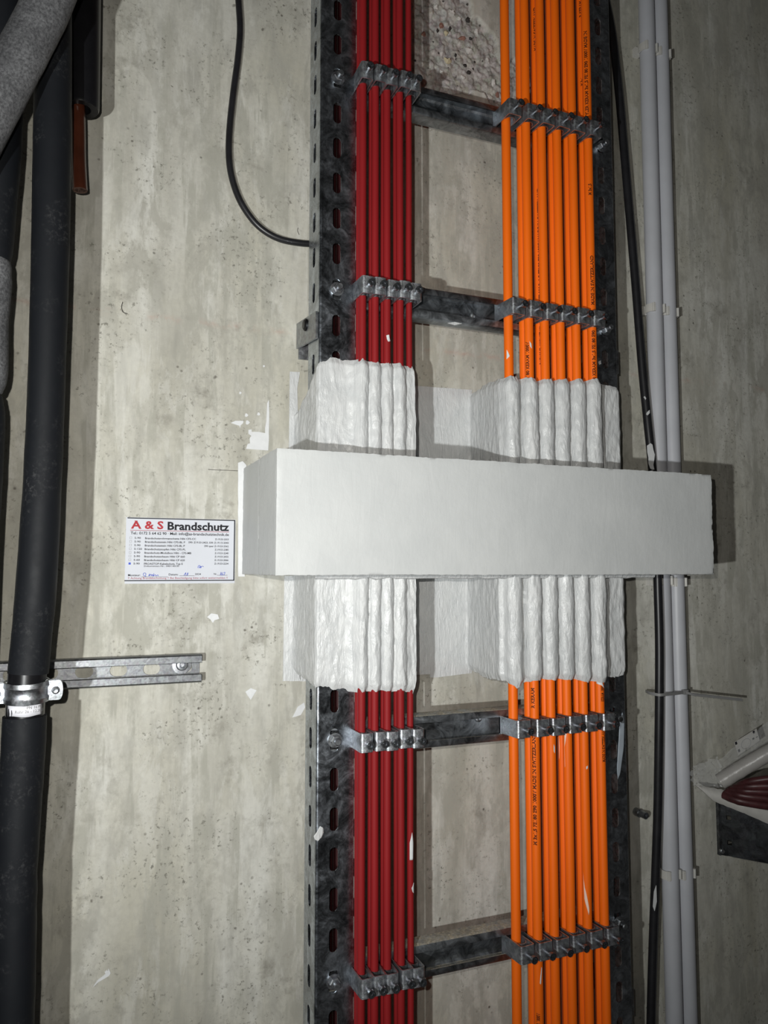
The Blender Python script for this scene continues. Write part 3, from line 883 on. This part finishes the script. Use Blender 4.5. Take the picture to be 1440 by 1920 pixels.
# paint tongue hanging from the lower right coating onto the sheaths
cyl_dab((5, 1), [(1108, 1276), (1120, 1276), (1128, 1279), (1132, 1290), (1127, 1285), (1115, 1283)]); cyl_dab((4, 1), [(1078, 1275), (1086, 1278), (1087, 1291), (1082, 1284)])
# drops on the rung edge
dq = [P(a, b, HL) for a, b in ((838, 606), (852, 604), (866, 607), (852, 610))]
mb = MB(); mb.extrude([(p.x, p.y-.0003, p.z) for p in dq], (0, -.0006, 0)); mb.build('paint_drip', 'white_paint', ladder, LO, False)


# ------------------------------------------------------------------ black cables on the wall
def wall_cable(name, mat, pts, r, label, h=None, cat='cable'):
    p3 = spline([P(a, b, c) for a, b, c in pts], 9); mb = MB(); mb.tube(p3, r, 14)
    return tag(mb.build(name, mat, None, tuple(p3[-1])), label, cat)


wall_cable('black_cable', 'black_sheath', [(440, -300, .008), (444, -60, .008), (447, 0, .008), (450, 55, .008), (446, 110, .008), (438, 170, .008), (431, 235, .008), (429, 285, .008), (433, 325, .008), (445, 365, .008), (463, 398, .008), (487, 426, .008), (517, 445, .008), (550, 454, .008), (590, 457, .008), (640, 450, .008)], .0046,
           'black cable looping down the wall and ending behind the left rail')
bc = wall_cable('black_cable', 'black_sheath', [(1080, -320, .02), (1128, -40, .02), (1147, 60, .022), (1160, 170, .025), (1169, 270, .026), (1180, 400, .026), (1192, 540, .026), (1204, 690, .028), (1214, 790, .032), (1223, 880, .034), (1231, 1000, .037), (1233, 1090, .038), (1236, 1200, .038), (1236, 1300, .038), (1235, 1400, .036), (1233, 1520, .031), (1229, 1640, .026), (1225, 1750, .022), (1222, 1850, .022), (1220, 1960, .022), (1219, 2250, .022)], .0070,
                'long black cable hanging beside the grey conduits, right of the ladder')


def cab_splash(L, h=.0325):
    ring = [P(a, b, h) for a, b in L]; mb = MB(); mb.extrude(ring, (0, -.0008, 0)); o = mb.build('paint_splash', 'fresh_white', bc, tuple(bc.location), False); return o


z7 = lambda L: [(1120+a/5.644, 560+b/5.644) for a, b in L]
cab_splash(z7([(525, 1555), (560, 1530), (580, 1545), (590, 1600), (605, 1650), (600, 1700), (590, 1760), (600, 1810), (560, 1800), (540, 1740), (540, 1680), (528, 1620)]), .0402)
cab_splash(z7([(525, 1200), (550, 1178), (552, 1210), (530, 1235), (515, 1225)]), .0383); cab_splash(z7([(488, 1040), (500, 1032), (514, 1055), (508, 1070)]), .037)
cab_splash([(1226, 1672), (1230, 1660), (1231, 1690), (1227, 1708), (1224, 1700)], .0315)


# ------------------------------------------------------------------ grey conduits
def conduit(x, label):
    pts = [(x+.0012*nz(z*1.3, x*9, 0), -.0165, Z0+z) for z in [-1.3+.1*i for i in range(29)]]
    mb = MB(); mb.tube(pts, .0138, 20); return tag(mb.build('conduit', 'grey_pvc', None, (x, -.0165, Z0-1.3)), label, 'conduit', 'grey conduits right of the ladder')


CX = [.9365, .9670]
conduit(CX[0], 'grey plastic conduit next to the black cable, left of two'); conduit(CX[1], 'grey plastic conduit on the far right, right of two')


def clip(x, z, label):
    t = thing('conduit_clip', (x, 0, z), label, 'clip', 'pale plastic clips holding the conduits')
    mb = MB(); n = 18; a0, a1 = radians(-55), radians(235)
    ring = []
    for i in range(n+1):
        a = a0+(a1-a0)*i/n; ring.append((.0152*cos(a), .0165-.0152*sin(a)))
    mb.ribbon([(x+a, -b, z-.007) for a, b in ring], .0018, (0, 0, .014)); mb.build('jaw', 'clip_plastic', t, (x, 0, z))
    mb = MB(); mb.box(x-.0205, x-.009, .0002, .009, z-.009, z+.006); mb.box(x-.010, x+.010, .0002, .0025, z-.007, z+.007)
    for e in (-1, 1):
        c = x+e*.0115; mb.lathe((c, -.027, z-.0075), (0, 0, 1), [(0, 0), (0, .0026), (.015, .0026), (.015, 0)], 10)
    mb.build('base', 'clip_plastic', t, (x, 0, z))
    return t


clz = [P(1212, 90, .02).z, P(1222, 578, .02).z, P(1262, 1088, .02).z, P(1265, 1637, .02).z]
CN = ['near the top of the photo', 'level with the clamps above the box', 'just under the white box', 'near the bottom right of the photo']
for k, z in enumerate(clz):
    for j, x in enumerate(CX): clip(x, z-.003*j, 'pale clip on the %s grey conduit %s' % (('left', 'right')[j], CN[k]))

# cable tie round conduits and black cable with a long tail
zt = P(1250, 1298, .03).z; t = thing('cable_tie', (CX[0], -.03, zt), 'grey cable tie around the conduits with its long loose tail pointing right', 'cable tie'); to = (CX[0], -.03, zt)
xl = P(1222, 1295, .03).x
loop = spline([(xl+.004, -.012, zt+.001), (xl-.004, -.030, zt+.001), (xl, -.0450, zt), (xl+.010, -.0475, zt), (CX[0]+.004, -.0400, zt-.001), (CX[1], -.0325, zt-.001), (CX[1]+.014, -.024, zt-.001), (CX[1]+.016, -.014, zt-.001)], 6)
mb = MB(); mb.ribbon([(p.x, p.y, p.z-.0022) for p in loop], .0013, (0, 0, .0045)); mb.build('band', 'tie_plastic', t, to)
mb = MB(); mb.box(CX[1]-.010, CX[1]-.001, .032, .0385, zt-.0045, zt+.003); mb.build('head', 'tie_plastic', t, to, False)
tail = spline([(CX[1]-.006, -.0375, zt-.001), P(1300, 1302, .040), P(1345, 1307, .042), P(1391, 1312, .044)], 6)
mb = MB(); mb.ribbon([(p.x, p.y, p.z-.002) for p in tail], .0012, (0, 0, .004)); mb.build('tail', 'tie_plastic', t, to)

# stub of a steel anchor in the wall
a = P(1193, 1522, .001); mb = MB(); dirv = Vector((.10, -.9, -.05)).normalized()
mb.lathe(a, dirv, [(-.002, 0), (-.002, .0068), (.008, .0068), (.008, .0056), (.021, .0056), (.021, .0035), (.014, .003), (.014, 0)], 14)
tag(mb.build('anchor_stub', 'galvanised_dull', None, tuple(a)), 'short steel anchor stub sticking out of the wall between rail and black cable', 'anchor')

# ------------------------------------------------------------------ insulated pipes at the left
HP = .130


def pipe_path(rows, h):
    out = []
    for (a, b, y) in rows:
        p, q_ = P(a, y, h), P(b, y, h); out.append(((p+q_)/2, (q_-p).length/2))
    return out


def insul(name, rows, h, mat, parent, org, wob=.0006, seed=0):
    pr = pipe_path(rows, h); pts = spline([p for p, r in pr], 8); rs = []
    for i in range(len(pts)):
        f = i/8; k = min(int(f), len(pr)-2); rs.append(pr[k][1]+(pr[k+1][1]-pr[k][1])*(f-k)+wob*nz(i*.4, seed, 0))
    mb = MB(); rim = .0025
    pts = [pts[0]]+pts+[pts[-1]]; rs = [rs[0]*.6]+rs+[rs[-1]*.6]
    mb.tube(pts, rs, 28); return mb.build(name, mat, parent, org, True, 60)


po_ = P(60, 1920, HP); t = thing('insulated_pipe', po_, 'thick black insulated pipe running full height left of the wall channel', 'pipe', 'black insulated pipes at the left edge')
insul('insulation', [(70, 138, -420), (66, 134, -60), (64, 134, 150), (61, 133, 300), (58, 130, 480), (52, 123, 700), (43, 116, 900), (28, 107, 1100), (20, 97, 1200), (13, 92, 1262)], HP, 'rubber', t, po_, .0005, 1)
lo = insul('insulation', [(4, 88, 1342), (1, 86, 1400), (-4, 79, 1500), (-8, 70, 1640), (-10, 68, 1760), (-14, 63, 1960), (-22, 56, 2300)], HP, 'rubber', t, po_, .0006, 9)
pa, pb = P(52, 1250, HP), P(46, 1352, HP)
mb = MB(); mb.tube([pa, pb], .0195, 28); mb.build('bare_pipe', 'shiny_black', t, po_)
# paper tag wrapped on the bare pipe under the clamp
mb = MB(); c0 = P(48, 1326, HP); n = 10; vs = []
for j in (0, 1):
    for i in range(n+1):
        a = radians(-62+j*6+(118-j*4)*i/n); vs.append((c0.x-.0198*sin(-a), c0.y-.0198*cos(a), P(48, (1318, 1338)[j], HP).z+.0006*sin(i*.9)))
mb.add(vs, [(i, i+1, n+2+i, n+1+i) for i in range(n)])
pt = mb.build('paper_tag', 'paper', t, po_); pt.modifiers.new('s', 'SOLIDIFY').thickness = .0003
pt['label'] = 'white paper tag with faint print'
for (txt, zz, a0) in (('PN 16 PE', P(48, 1321, HP).z, 5), ('Rohr 26 - 12.2023', P(48, 1328, HP).z, -28)):
    vs, fs = text_geo(txt, .0042, 0); out = []
    for v in vs:
        a = radians(a0)+v.x/.02; out.append((c0.x+.0202*sin(a), c0.y-.0202*cos(a), zz+v.y-.002))
    mb = MB(); mb.add(out, fs); mb.build('printed_lettering', 'tie_plastic', pt, po_, False)

# pipe clamp with ears, tilted a little
cc = P(50, 1295, HP); t = thing('pipe_clamp', cc, 'zinc pipe clamp with two ears around the thick black pipe', 'pipe clamp')
mb = MB(); R0 = .0208; prof = [(-.011, R0), (-.011, R0+.002), (-.006, R0+.0026), (-.0035, R0+.0012), (.0035, R0+.0012), (.006, R0+.0026), (.011, R0+.002), (.011, R0)]
prof.append(prof[0]); mb.lathe((0, 0, 0), (0, 0, 1), prof, 40)
TM = Matrix.Rotation(radians(5), 4, 'X') @ Matrix.Rotation(radians(-1), 4, 'Y')
mb.v = [cc+TM @ v for v in mb.v]; mb.build('band', 'bright_zinc', t, cc, True, 30)
for e in (-1, 1):
    mb = MB(); pts = [(R0-.002, -.0108), (R0+.0115, -.0108)]+[(R0+.0115+.004*sin(a), .0108*-cos(a)) for a in [pi*k/8 for k in range(1, 8)]]+[(R0+.0115, .0108), (R0-.002, .0108)]
    mb.extrude([cc+TM @ Vector((e*x, -.0035, z)) for x, z in pts], TM.to_3x3() @ Vector((0, -.0026, 0)))
    mb.extrude([cc+TM @ Vector((e*x, .0015, z)) for x, z in pts], TM.to_3x3() @ Vector((0, -.0026, 0)))
    er = mb.build('ear', 'bright_zinc', t, cc, False)
    mb = MB(); mb.lathe(cc+TM @ Vector((e*(R0+.008), -.006, 0)), TM.to_3x3() @ Vector((0, -1, 0)), [(0, 0), (0, .0043), (.002, .0040), (.0032, .0025), (.0026, .0008), (.0026, 0)], 16)
    mb.build('screw', 'screw_steel', er, cc)
mb = MB(); mb.cyl(cc+Vector((0, .02, 0)), Vector((cc.x, -.006, cc.z)), .004, 12); mb.build('threaded_rod', 'screw_steel', t, cc)

# C-profile channel on the wall behind that pipe
X1 = P(378, 1250, .02).x; X0 = -.22; zt, zb = P(300, 1230, .02).z, P(300, 1283, .02).z; zc = (zt+zb)/2; HZ = (zt-zb)/2; CH = .021
t = thing('mounting_channel', (X0, 0, zc), 'galvanised slotted mounting channel fixed horizontally on the wall at the left', 'channel'); to = Vector((X0, 0, zc))
mb = MB(); lipz = .0105; r = .002
for e in (1, -1):
    pr = [(.0015, e*(HZ-.001)), (.0015+r, e*HZ), (CH-r, e*HZ), (CH, e*(HZ-r)), (CH, e*(HZ-lipz+.0005)), (CH-.001, e*(HZ-lipz)), (CH-.006, e*(HZ-lipz))]
    mb.ribbon([(X0, -a, zc+b) for a, b in pr], .0016*-e, (X1-X0, 0, 0))
mb.build('flange', 'channel_zinc', t, to, True, 30)
mb = MB(); pitch = P(284, 1250, 0).x-P(222, 1250, 0).x; nce = int((X1-X0)/pitch); xs0 = P(284, 1250, 0).x+pitch*.5
W = 2*HZ-.001
slotted(mb, W, nce, pitch, .0150, .0215, lambda u, v: Vector((xs0+pitch-(nce*pitch)+v, -.0022, zc-HZ+.0005+u)))
o = mb.build('web', 'channel_zinc', t, to, False)
o.modifiers.new('s', 'SOLIDIFY').thickness = .0016
x_end = xs0+pitch
if x_end < X1:
    mb = MB(); mb.box(x_end, X1, .0014, .003, zc-HZ+.0005, zc+HZ-.0005); mb.build('web', 'channel_zinc', t, to, False)
q_ = P(341, 1246, .004); mb = MB(); mb.lathe((q_.x, -.003, q_.z), (0, -1, 0), [(0, 0), (0, .0125), (.0015, .0125), (.002, .008), (.0025, .008), (.006, .0065), (.0065, .004), (.0045, .0025), (.0045, 0)], 22)
mb.build('screw', 'screw_steel', t, to)

# second pipe, half out of the frame: three bulging lengths of insulation
HP2 = .125; o2 = P(0, 1100, HP2); t = thing('insulated_pipe', o2, 'lumpy black insulated pipe cut by the left edge of the photo', 'pipe', 'black insulated pipes at the left edge')
insul('insulation', [(-52, 43, 200), (-52, 40, 280), (-54, 30, 400), (-55, 24, 470), (-50, 18, 492)], HP2, 'rubber', t, o2, .0006, 3)
insul('insulation', [(-52, 16, 484), (-57, 22, 500), (-57, 22, 540), (-60, 17, 600), (-64, 16, 690), (-62, 12, 718), (-55, 3, 736)], HP2, 'dusty_rubber', t, o2, .0006, 4)
insul('insulation', [(-55, 4, 738), (-66, 9, 762), (-68, 10, 800), (-74, 5, 900), (-84, -4, 1080), (-110, -26, 1600), (-140, -52, 2300)], HP2, 'rubber', t, o2, .0006, 5)

# wide dusty pipe crossing diagonally in front
HP3 = .185; o3 = P(-40, 330, HP3); t = thing('insulated_pipe', o3, 'wide grey dusty insulated pipe crossing the top left corner diagonally', 'pipe', 'black insulated pipes at the left edge')
ax0, ax1 = P(250, -330, HP3), P(-230, 600, HP3); pts = spline([ax0, P(118, -60, HP3), P(83, 20, HP3), P(42, 100, HP3), P(-8, 195, HP3), P(-80, 330, HP3), ax1], 8)
mb = MB(); mb.tube(pts, [.0245+.0006*nz(i*.4, 2, 2) for i in range(len(pts))], 28); mb.build('insulation', 'dusty_rubber', t, o3)
# dark pipe behind it in the corner
HP4 = .10; o4 = P(10, 140, HP4); t = thing('insulated_pipe', o4, 'short black pipe end tucked behind the diagonal pipe in the top left corner', 'pipe', 'black insulated pipes at the left edge')
insul('insulation', [(-44, 42, -350), (-40, 40, -60), (-38, 40, 0), (-36, 38, 60), (-30, 30, 120)], HP4, 'rubber', t, o4, .0004, 6)
# open end: black sleeve with a brown pipe sticking out
HP5 = .065; o5 = P(150, 360, HP5); t = thing('sleeved_pipe', o5, 'short brown pipe sticking out of a black sleeve beside the thick black pipe', 'pipe', 'black insulated pipes at the left edge')
p0, p1 = P(160, -350, HP5), P(152, 205, HP5); rs_ = .0215
axis = (p1-p0).normalized(); L = (p1-p0).length
mb = MB(); mb.lathe(p0, axis, [(0, rs_), (L*.5, rs_), (L-.003, rs_*1.0), (L, rs_*.94), (L, rs_*.55), (L-.02, rs_*.5)], 30); mb.build('sleeve', 'shiny_black', t, o5)
pp = spline([P(143, 120, HP5), P(146, 230, HP5), P(147, 300, HP5), P(150, 357, HP5)], 6); n = len(pp); rb = .0088
mb = MB(); mb.tube(pp+[pp[-1], pp[-1]+(pp[-2]-pp[-1])*1.5], [rb]*n+[rb*.66, rb*.62], 18); mb.build('inner_pipe', 'brown_plastic', t, o5)

# ------------------------------------------------------------------ the sticker
sx0, sx1, sz0, sz1 = .0690, .2118, Z0-.0158, Z0+.0708
so = Vector((sx0, 0, sz0)); stk = thing('fire_stop_label', so, 'white printed label with red and black lettering stuck on the wall', 'label')
K = (sx1-sx0)/1235.0; KZ = (sz1-sz0)/742.0
U = lambda u: sx0+(u-95)*K
V = lambda v: sz1-(v-133)*KZ
mb = MB(); mb.box(sx0, sx1, .0002, .0009, sz0, sz1); mb.build('card', 'card_white', stk, so, False)
HT = .00115


def bar(u0, u1, v0, v1, mat='ink_black', name='printed_line'):
    mb = MB(); mb.box(U(u0), U(u1), .0008, HT, V(v1), V(v0)); mb.build(name, mat, stk, so, False)


bar(108, 1326, 136, 147, name='border'); bar(1314, 1326, 140, 842, name='border'); bar(92, 1326, 836, 847, name='border')
bar(140, 1255, 276, 282, 'ink_maroon')


def line(txt, u0, u1, vbase, cap, mat='ink_black', bold=.0, right=False, serif=''):
    size = cap*KZ/.70
    geos = [text_geo(txt, 1.0, bold)]
    vs, fs = geos[0]
    if not vs: return
    x0 = min(v.x for v in vs); x1 = max(v.x for v in vs)
    if u1 is None: kx = size
    else: kx = (U(u1)-U(u0))/(x1-x0)
    bx = U(u0) if not right else U(u0)-(x1-x0)*kx
    mb = MB(); mb.add([(bx+(v.x-x0)*kx, -HT, V(vbase)+v.y*size) for v in vs], fs)
    o = mb.build('printed_lettering', mat, stk, so, False)
    if mat == 'ink_red': o['label'] = 'red heading letters'
    return o


def serif_line(txt, u0, u1, vbase, cap, mat, bold=.03):
    """bold heading, slab serifs added at the feet and heads of the stems"""
    size = cap*KZ/.70; vs, fs = text_geo(txt, 1.0, bold); x0 = min(v.x for v in vs); x1 = max(v.x for v in vs); kx = (U(u1)-U(u0))/(x1-x0)
    mb = MB(); mb.add([(U(u0)+(v.x-x0)*kx, -HT, V(vbase)+v.y*size) for v in vs], fs)
    tris = []
    for f in fs:
        for i in range(1, len(f)-1): tris.append((vs[f[0]], vs[f[i]], vs[f[i+1]]))

    def inside(x, y):
        for a, b, c in tris:
            d1 = (x-b.x)*(a.y-b.y)-(a.x-b.x)*(y-b.y); d2 = (x-c.x)*(b.y-c.y)-(b.x-c.x)*(y-c.y); d3 = (x-a.x)*(c.y-a.y)-(c.x-a.x)*(y-a.y)
            if not ((d1 < 0 or d2 < 0 or d3 < 0) and (d1 > 0 or d2 > 0 or d3 > 0)): return True
        return False
    for (y, top, lo_, hi_) in ((.05, 0, .04, .16), (.50, 1, .04, .16), (.66, 1, .04, .16)):
        x = x0; run = None
        while x < x1+.02:
            ins = inside(x, y)
            if ins and run is None: run = x
            if not ins and run is not None:
                wdt = x-run
                ok = lo_ < wdt < hi_ and inside((run+x)/2, y+.06 if not top else y-.06)
                if top and inside((run+x)/2, y+.07): ok = False
                if ok:
                    e = .045; y0 = -.01-bold*.3 if not top else (y+.01 if y < .6 else .665)
                    mb.box(U(u0)+(run-e-x0)*kx, U(u0)+(x+(e if not top else .01)-x0)*kx, HT-.0001, HT+.00005, V(vbase)+y0*size, V(vbase)+(y0+.05)*size)
                run = None
            x += .012
    o = mb.build('printed_lettering', mat, stk, so, False); o['label'] = 'bold heading lettering'


serif_line('A & S', 147, 503, 258, 86, 'ink_red'); serif_line('Brandschutz', 549, 1255, 264, 88, 'ink_black')
line('Tel.: 0172 5 64 62 90 · Mail: info@as-brandschutztechnik.de', 146, 1253, 324, 30, bold=.018)
rows = [('S-90', 'Brandschutzrohrmanschette Hilti CFS-CC', 872, 'Z-19.53-2353', 1092), ('S-90', 'Brandschutzstein Hilti CFS-BL P', 750, 'S90: Z19.53-2423, S30: Z-19.15-2043', 787),
        ('S-90', 'Brandschutzstein Hilti CFS-BL P', 748, 'S90 quer Z-19.53-2362', 968), ('S-120', 'Brandschutzstopfen Hilti CFS-PL', 757, 'Z-19.53-2385', 1090),
        ('S-90', 'Brandschutz-Modulbox Hilti - CFS-MB', 822, 'Z-19.53-2240', 1090), ('S-90', 'Brandschutzschaum Hilti CP 660', 750, 'Z-19.53-2432', 1090),
        ('S-60', 'Brandschutzschaum Hilti CP 620', 750, 'Z-19.53-2066', 1088), ('S-90', 'PROASTOP-Kabelschott, Typ E', 728, 'Z-19.53-2234', 1088)]
for i, (c_, d_, ue, n_, us) in enumerate(rows):
    vb = 374+i*41; xo = -i*.8
    line(c_, 190+xo, 257+xo if len(c_) == 4 else 272, vb, 21, bold=.015); line(d_, 304+xo, ue, vb+2, 21, bold=.02); line(n_, us, 1252, vb+1-i*.5, 20, bold=.018)
    a, b = 137+xo, 161+xo
    if i == 7: bar(a, b, vb-22, vb+2, 'ink_blue', 'checkbox')
    else:
        for (p_, q__, r_, s_) in ((a, b, vb-23, vb-20.5), (a, b, vb-1, vb+1.5), (a, a+2.5, vb-23, vb+1.5), (b-2.5, b, vb-23, vb+1.5)): bar(p_, q__, r_, s_, 'tie_plastic', 'checkbox')
line('Dokumenten-Nr.: 040/140/30', 299, 686, 688, 20, bold=.008)
line('Monteur:', 129, 262, 792, 24, bold=.015); line('Datum:', 573, 678, 784, 23, bold=.015); line('2024', 868, 935, 780, 21, bold=.01); line('Nr.', 1084, 1122, 778, 21, bold=.01)
bar(272, 562, 797, 800); bar(692, 862, 787, 790); bar(1122, 1245, 782, 785)
line('!! Achtung Brandabschottung !! Bei Beschädigung bitte sofort weitermelden !!', 130, 1246, 824, 23, 'ink_maroon', .008)


def scribble(pts, name='handwriting'):
    p3 = spline([(U(a), -HT, V(b)) for a, b in pts], 5); mb = MB(); mb.tube(p3, .00032, 6); mb.build(name, 'ink_blue', stk, so)


scribble([(300, 790), (293, 765), (310, 755), (322, 770), (310, 792), (326, 790)]); scribble([(352, 792), (362, 765), (356, 790), (375, 770), (380, 788), (392, 772), (398, 792), (410, 762), (404, 790), (425, 775), (432, 790), (452, 778), (458, 792)])
scribble([(742, 785), (765, 752), (758, 785)]); scribble([(772, 786), (788, 752), (784, 786)])
scribble([(900, 700), (905, 675), (925, 672), (915, 700), (935, 680), (930, 702), (945, 680), (965, 684)])
scribble([(1160, 782), (1168, 745), (1162, 780)]); scribble([(1185, 748), (1172, 772), (1185, 782), (1192, 768), (1178, 768)]); scribble([(1196, 752), (1215, 750), (1202, 782)])

# ------------------------------------------------------------------ tray end with wrapped cables at the right edge
A = P(1350, 1602, .03); dirx = Vector((.041, -.060, 0)).normalized(); zb_ = A.z; zt_ = P(1347, 1492, .03).z
tray = thing('cable_tray', (A.x, A.y, zb_), 'dark steel cable tray end reaching in from the right edge', 'cable tray'); to = Vector((A.x, A.y, zb_))
TL = .42; nrm = Vector((dirx.y, -dirx.x, 0))
mb = MB(); hgt_ = zt_-zb_
# side plate with two square punched holes
hx = [.012, .019]; zsq = [(P(1364, 1577, .035).z-zb_-.0035, .007), (P(1365, 1530, .035).z-zb_-.0035, .007)]
us_ = [0, hx[0], hx[1], TL]; vs_ = [0, zsq[0][0], zsq[0][0]+.007, zsq[1][0], zsq[1][0]+.007, hgt_]
for i in range(3):
    for j in range(5):
        if i == 1 and j in (1, 3): continue
        mb.add([A+dirx*u+Vector((0, 0, v)) for u, v in ((us_[i], vs_[j]), (us_[i+1], vs_[j]), (us_[i+1], vs_[j+1]), (us_[i], vs_[j+1]))], [(0, 1, 2, 3)])
o = mb.build('side_plate', 'dark_steel', tray, to, False); md = o.modifiers.new('s', 'SOLIDIFY'); md.thickness = .0015
mb = MB()
acr = Vector((dirx.y*-1, dirx.x, 0)); acr = acr if acr.x > 0 else -acr
vsb = [A+dirx*0, A+dirx*TL, A+dirx*TL+acr*.16, A+acr*.16]; mb.extrude([v for v in vsb], (0, 0, .0015)); mb.build('floor_plate', 'dark_steel', tray, to, False)
mb = MB(); mb.box(A.x-.004, A.x+.0015, -A.y-.002, -A.y+.004, zb_, zt_-.002); mb.build('edge_flange', 'galvanised_dull', tray, to, False)
mb = MB(); mb.lathe((A.x-.001, A.y-.004, zb_+.008), (-.3, -1, 0), [(0, 0), (0, .004), (.005, .004), (.006, .003), (.006, 0)], 12); mb.build('bolt', 'bright_zinc', tray, to)
# white liner draped over the rim
def strip(name, top, bot, h0, h1, th, mat, label, cat, n=24, wav=.002):
    mb = MB(); vs = []
    for i in range(n+1):
        f = i/n; h = h0+(h1-h0)*f
        for j, tab in enumerate((top, bot)):
            px = tab[0][0]+(tab[-1][0]-tab[0][0])*f; py = lerp([a for a, _ in tab], [b for _, b in tab], px); p = P(px, py, h+.004*j)
            vs.append(p+Vector((0, wav*nz(i*.7, j*3, 2), wav*.6*nz(i*.9, j*5, 4))))
    mb.add(vs, [(2*i, 2*i+1, 2*i+3, 2*i+2) for i in range(n)])
    o = mb.build(name, mat, None, tuple(vs[0])); md = o.modifiers.new('s', 'SOLIDIFY'); md.thickness = th
    return tag(o, label, cat)
strip('white_liner', [(1304, 1471), (1330, 1476), (1352, 1480), (1400, 1497), (1470, 1512)], [(1310, 1476), (1338, 1502), (1360, 1511), (1400, 1527), (1470, 1558)], .035, .105, .003, 'liner_white', 'torn white liner hanging over the rim of the dark cable tray', 'liner')
# dark red wrapped cables lying on the liner
for k, (y0, y1, r) in enumerate(((1489, 1512, .0072), (1484, 1497, .0068), (1480, 1482, .0065), (1477, 1468, .0065), (1474, 1452, .006))):
    pts = spline([P(1355+k*7, y0, .055+.004*k), P(1392+k*4, (y0+y1)/2+2, .085+.004*k), P(1480, y1+4, .125+.004*k)], 8); n = len(pts)
    mb = MB(); mb.tube(pts, [r*.5]+[r*(1+.12*nz(i*.8, k, 3)) for i in range(1, n)], 12)
    tag(mb.build('wrapped_cable', 'dark_red_sheath', None, tuple(pts[0])), '%s dark red cable from the front in the tray at the right edge' % ORD[k], 'cable', 'dark red cables in the tray')
# rolled milky film
pts = spline([P(1350, 1466, .075), P(1392, 1440, .095), P(1430, 1418, .115), P(1490, 1385, .145)], 6); n = len(pts)
mb = MB(); mb.tube(pts, [.0125+.0012*nz(i*.7, 1, 1) for i in range(n)], 16, True); tag(mb.build('film_roll', 'milky_film', None, tuple(pts[0])), 'milky plastic film roll slanting over the tray at the right edge', 'plastic film')
# crumpled clear bag


def film(name, corners, hs, label, n=16, wav=.010, seed=0):
    (a, b, c, d) = [P(x, y, h) for (x, y), h in zip(corners, hs)]; vs = []
    for j in range(n+1):
        for i in range(n+1):
            u, v = i/n, j/n; p = a*(1-u)*(1-v)+b*u*(1-v)+c*u*v+d*(1-u)*v
            vs.append(p+Vector((.3*wav*nz(u*4, v*4, seed+5), wav*(nz(u*5, v*5, seed)+.5*nz(u*11, v*9, seed)), .3*wav*nz(u*4, v*4, seed+9))))
    mb = MB(); mb.add(vs, [(j*(n+1)+i, j*(n+1)+i+1, (j+1)*(n+1)+i+1, (j+1)*(n+1)+i) for j in range(n) for i in range(n)])
    o = mb.build(name, 'clear_film', None, tuple(a), True, 25); return tag(o, label, 'plastic film')


film('clear_bag', [(1296, 1440), (1345, 1418), (1362, 1478), (1298, 1472)], [.03, .06, .075, .03], 'crumpled clear plastic bag end beside the right grey conduit', seed=2)
film('clear_bag', [(1345, 1425), (1450, 1345), (1460, 1420), (1352, 1468)], [.05, .07, .09, .07], 'sheet of clear plastic film over the card at the right edge', wav=.006, seed=7)
# small printed card
ca = [P(1376, 1392, .045), P(1418, 1366, .055), P(1424, 1388, .057), P(1384, 1416, .047)]
t = thing('printed_card', ca[0], 'small pale card with a ring symbol under plastic at the right edge', 'card'); nn = (ca[1]-ca[0]).cross(ca[3]-ca[0]).normalized(); nn = nn if nn.y < 0 else -nn
mb = MB(); mb.extrude(ca, nn*.0008); mb.build('card', 'liner_white', t, ca[0], False)
ex, ey = (ca[1]-ca[0]), (ca[3]-ca[0]); mid_ = ca[0]+ex*.42+ey*.55
mb = MB(); mb.tube([mid_+nn*.001+ex*.2*cos(a)+ey*.34*sin(a) for a in [2*pi*k/16 for k in range(17)]], .0005, 6); mb.build('ring_symbol', 'tie_plastic', t, ca[0])
for (u, v) in ((.06, .12), (.08, .72), (.85, .12), (.75, .55), (.9, .62)):
    c_ = ca[0]+ex*u+ey*v+nn*.0009; mb = MB(); mb.extrude([c_-ex*.04-ey*.1, c_+ex*.04-ey*.1, c_+ex*.04+ey*.1, c_-ex*.04+ey*.1], nn*.0003); mb.build('printed_mark', 'ink_black', t, ca[0], False)
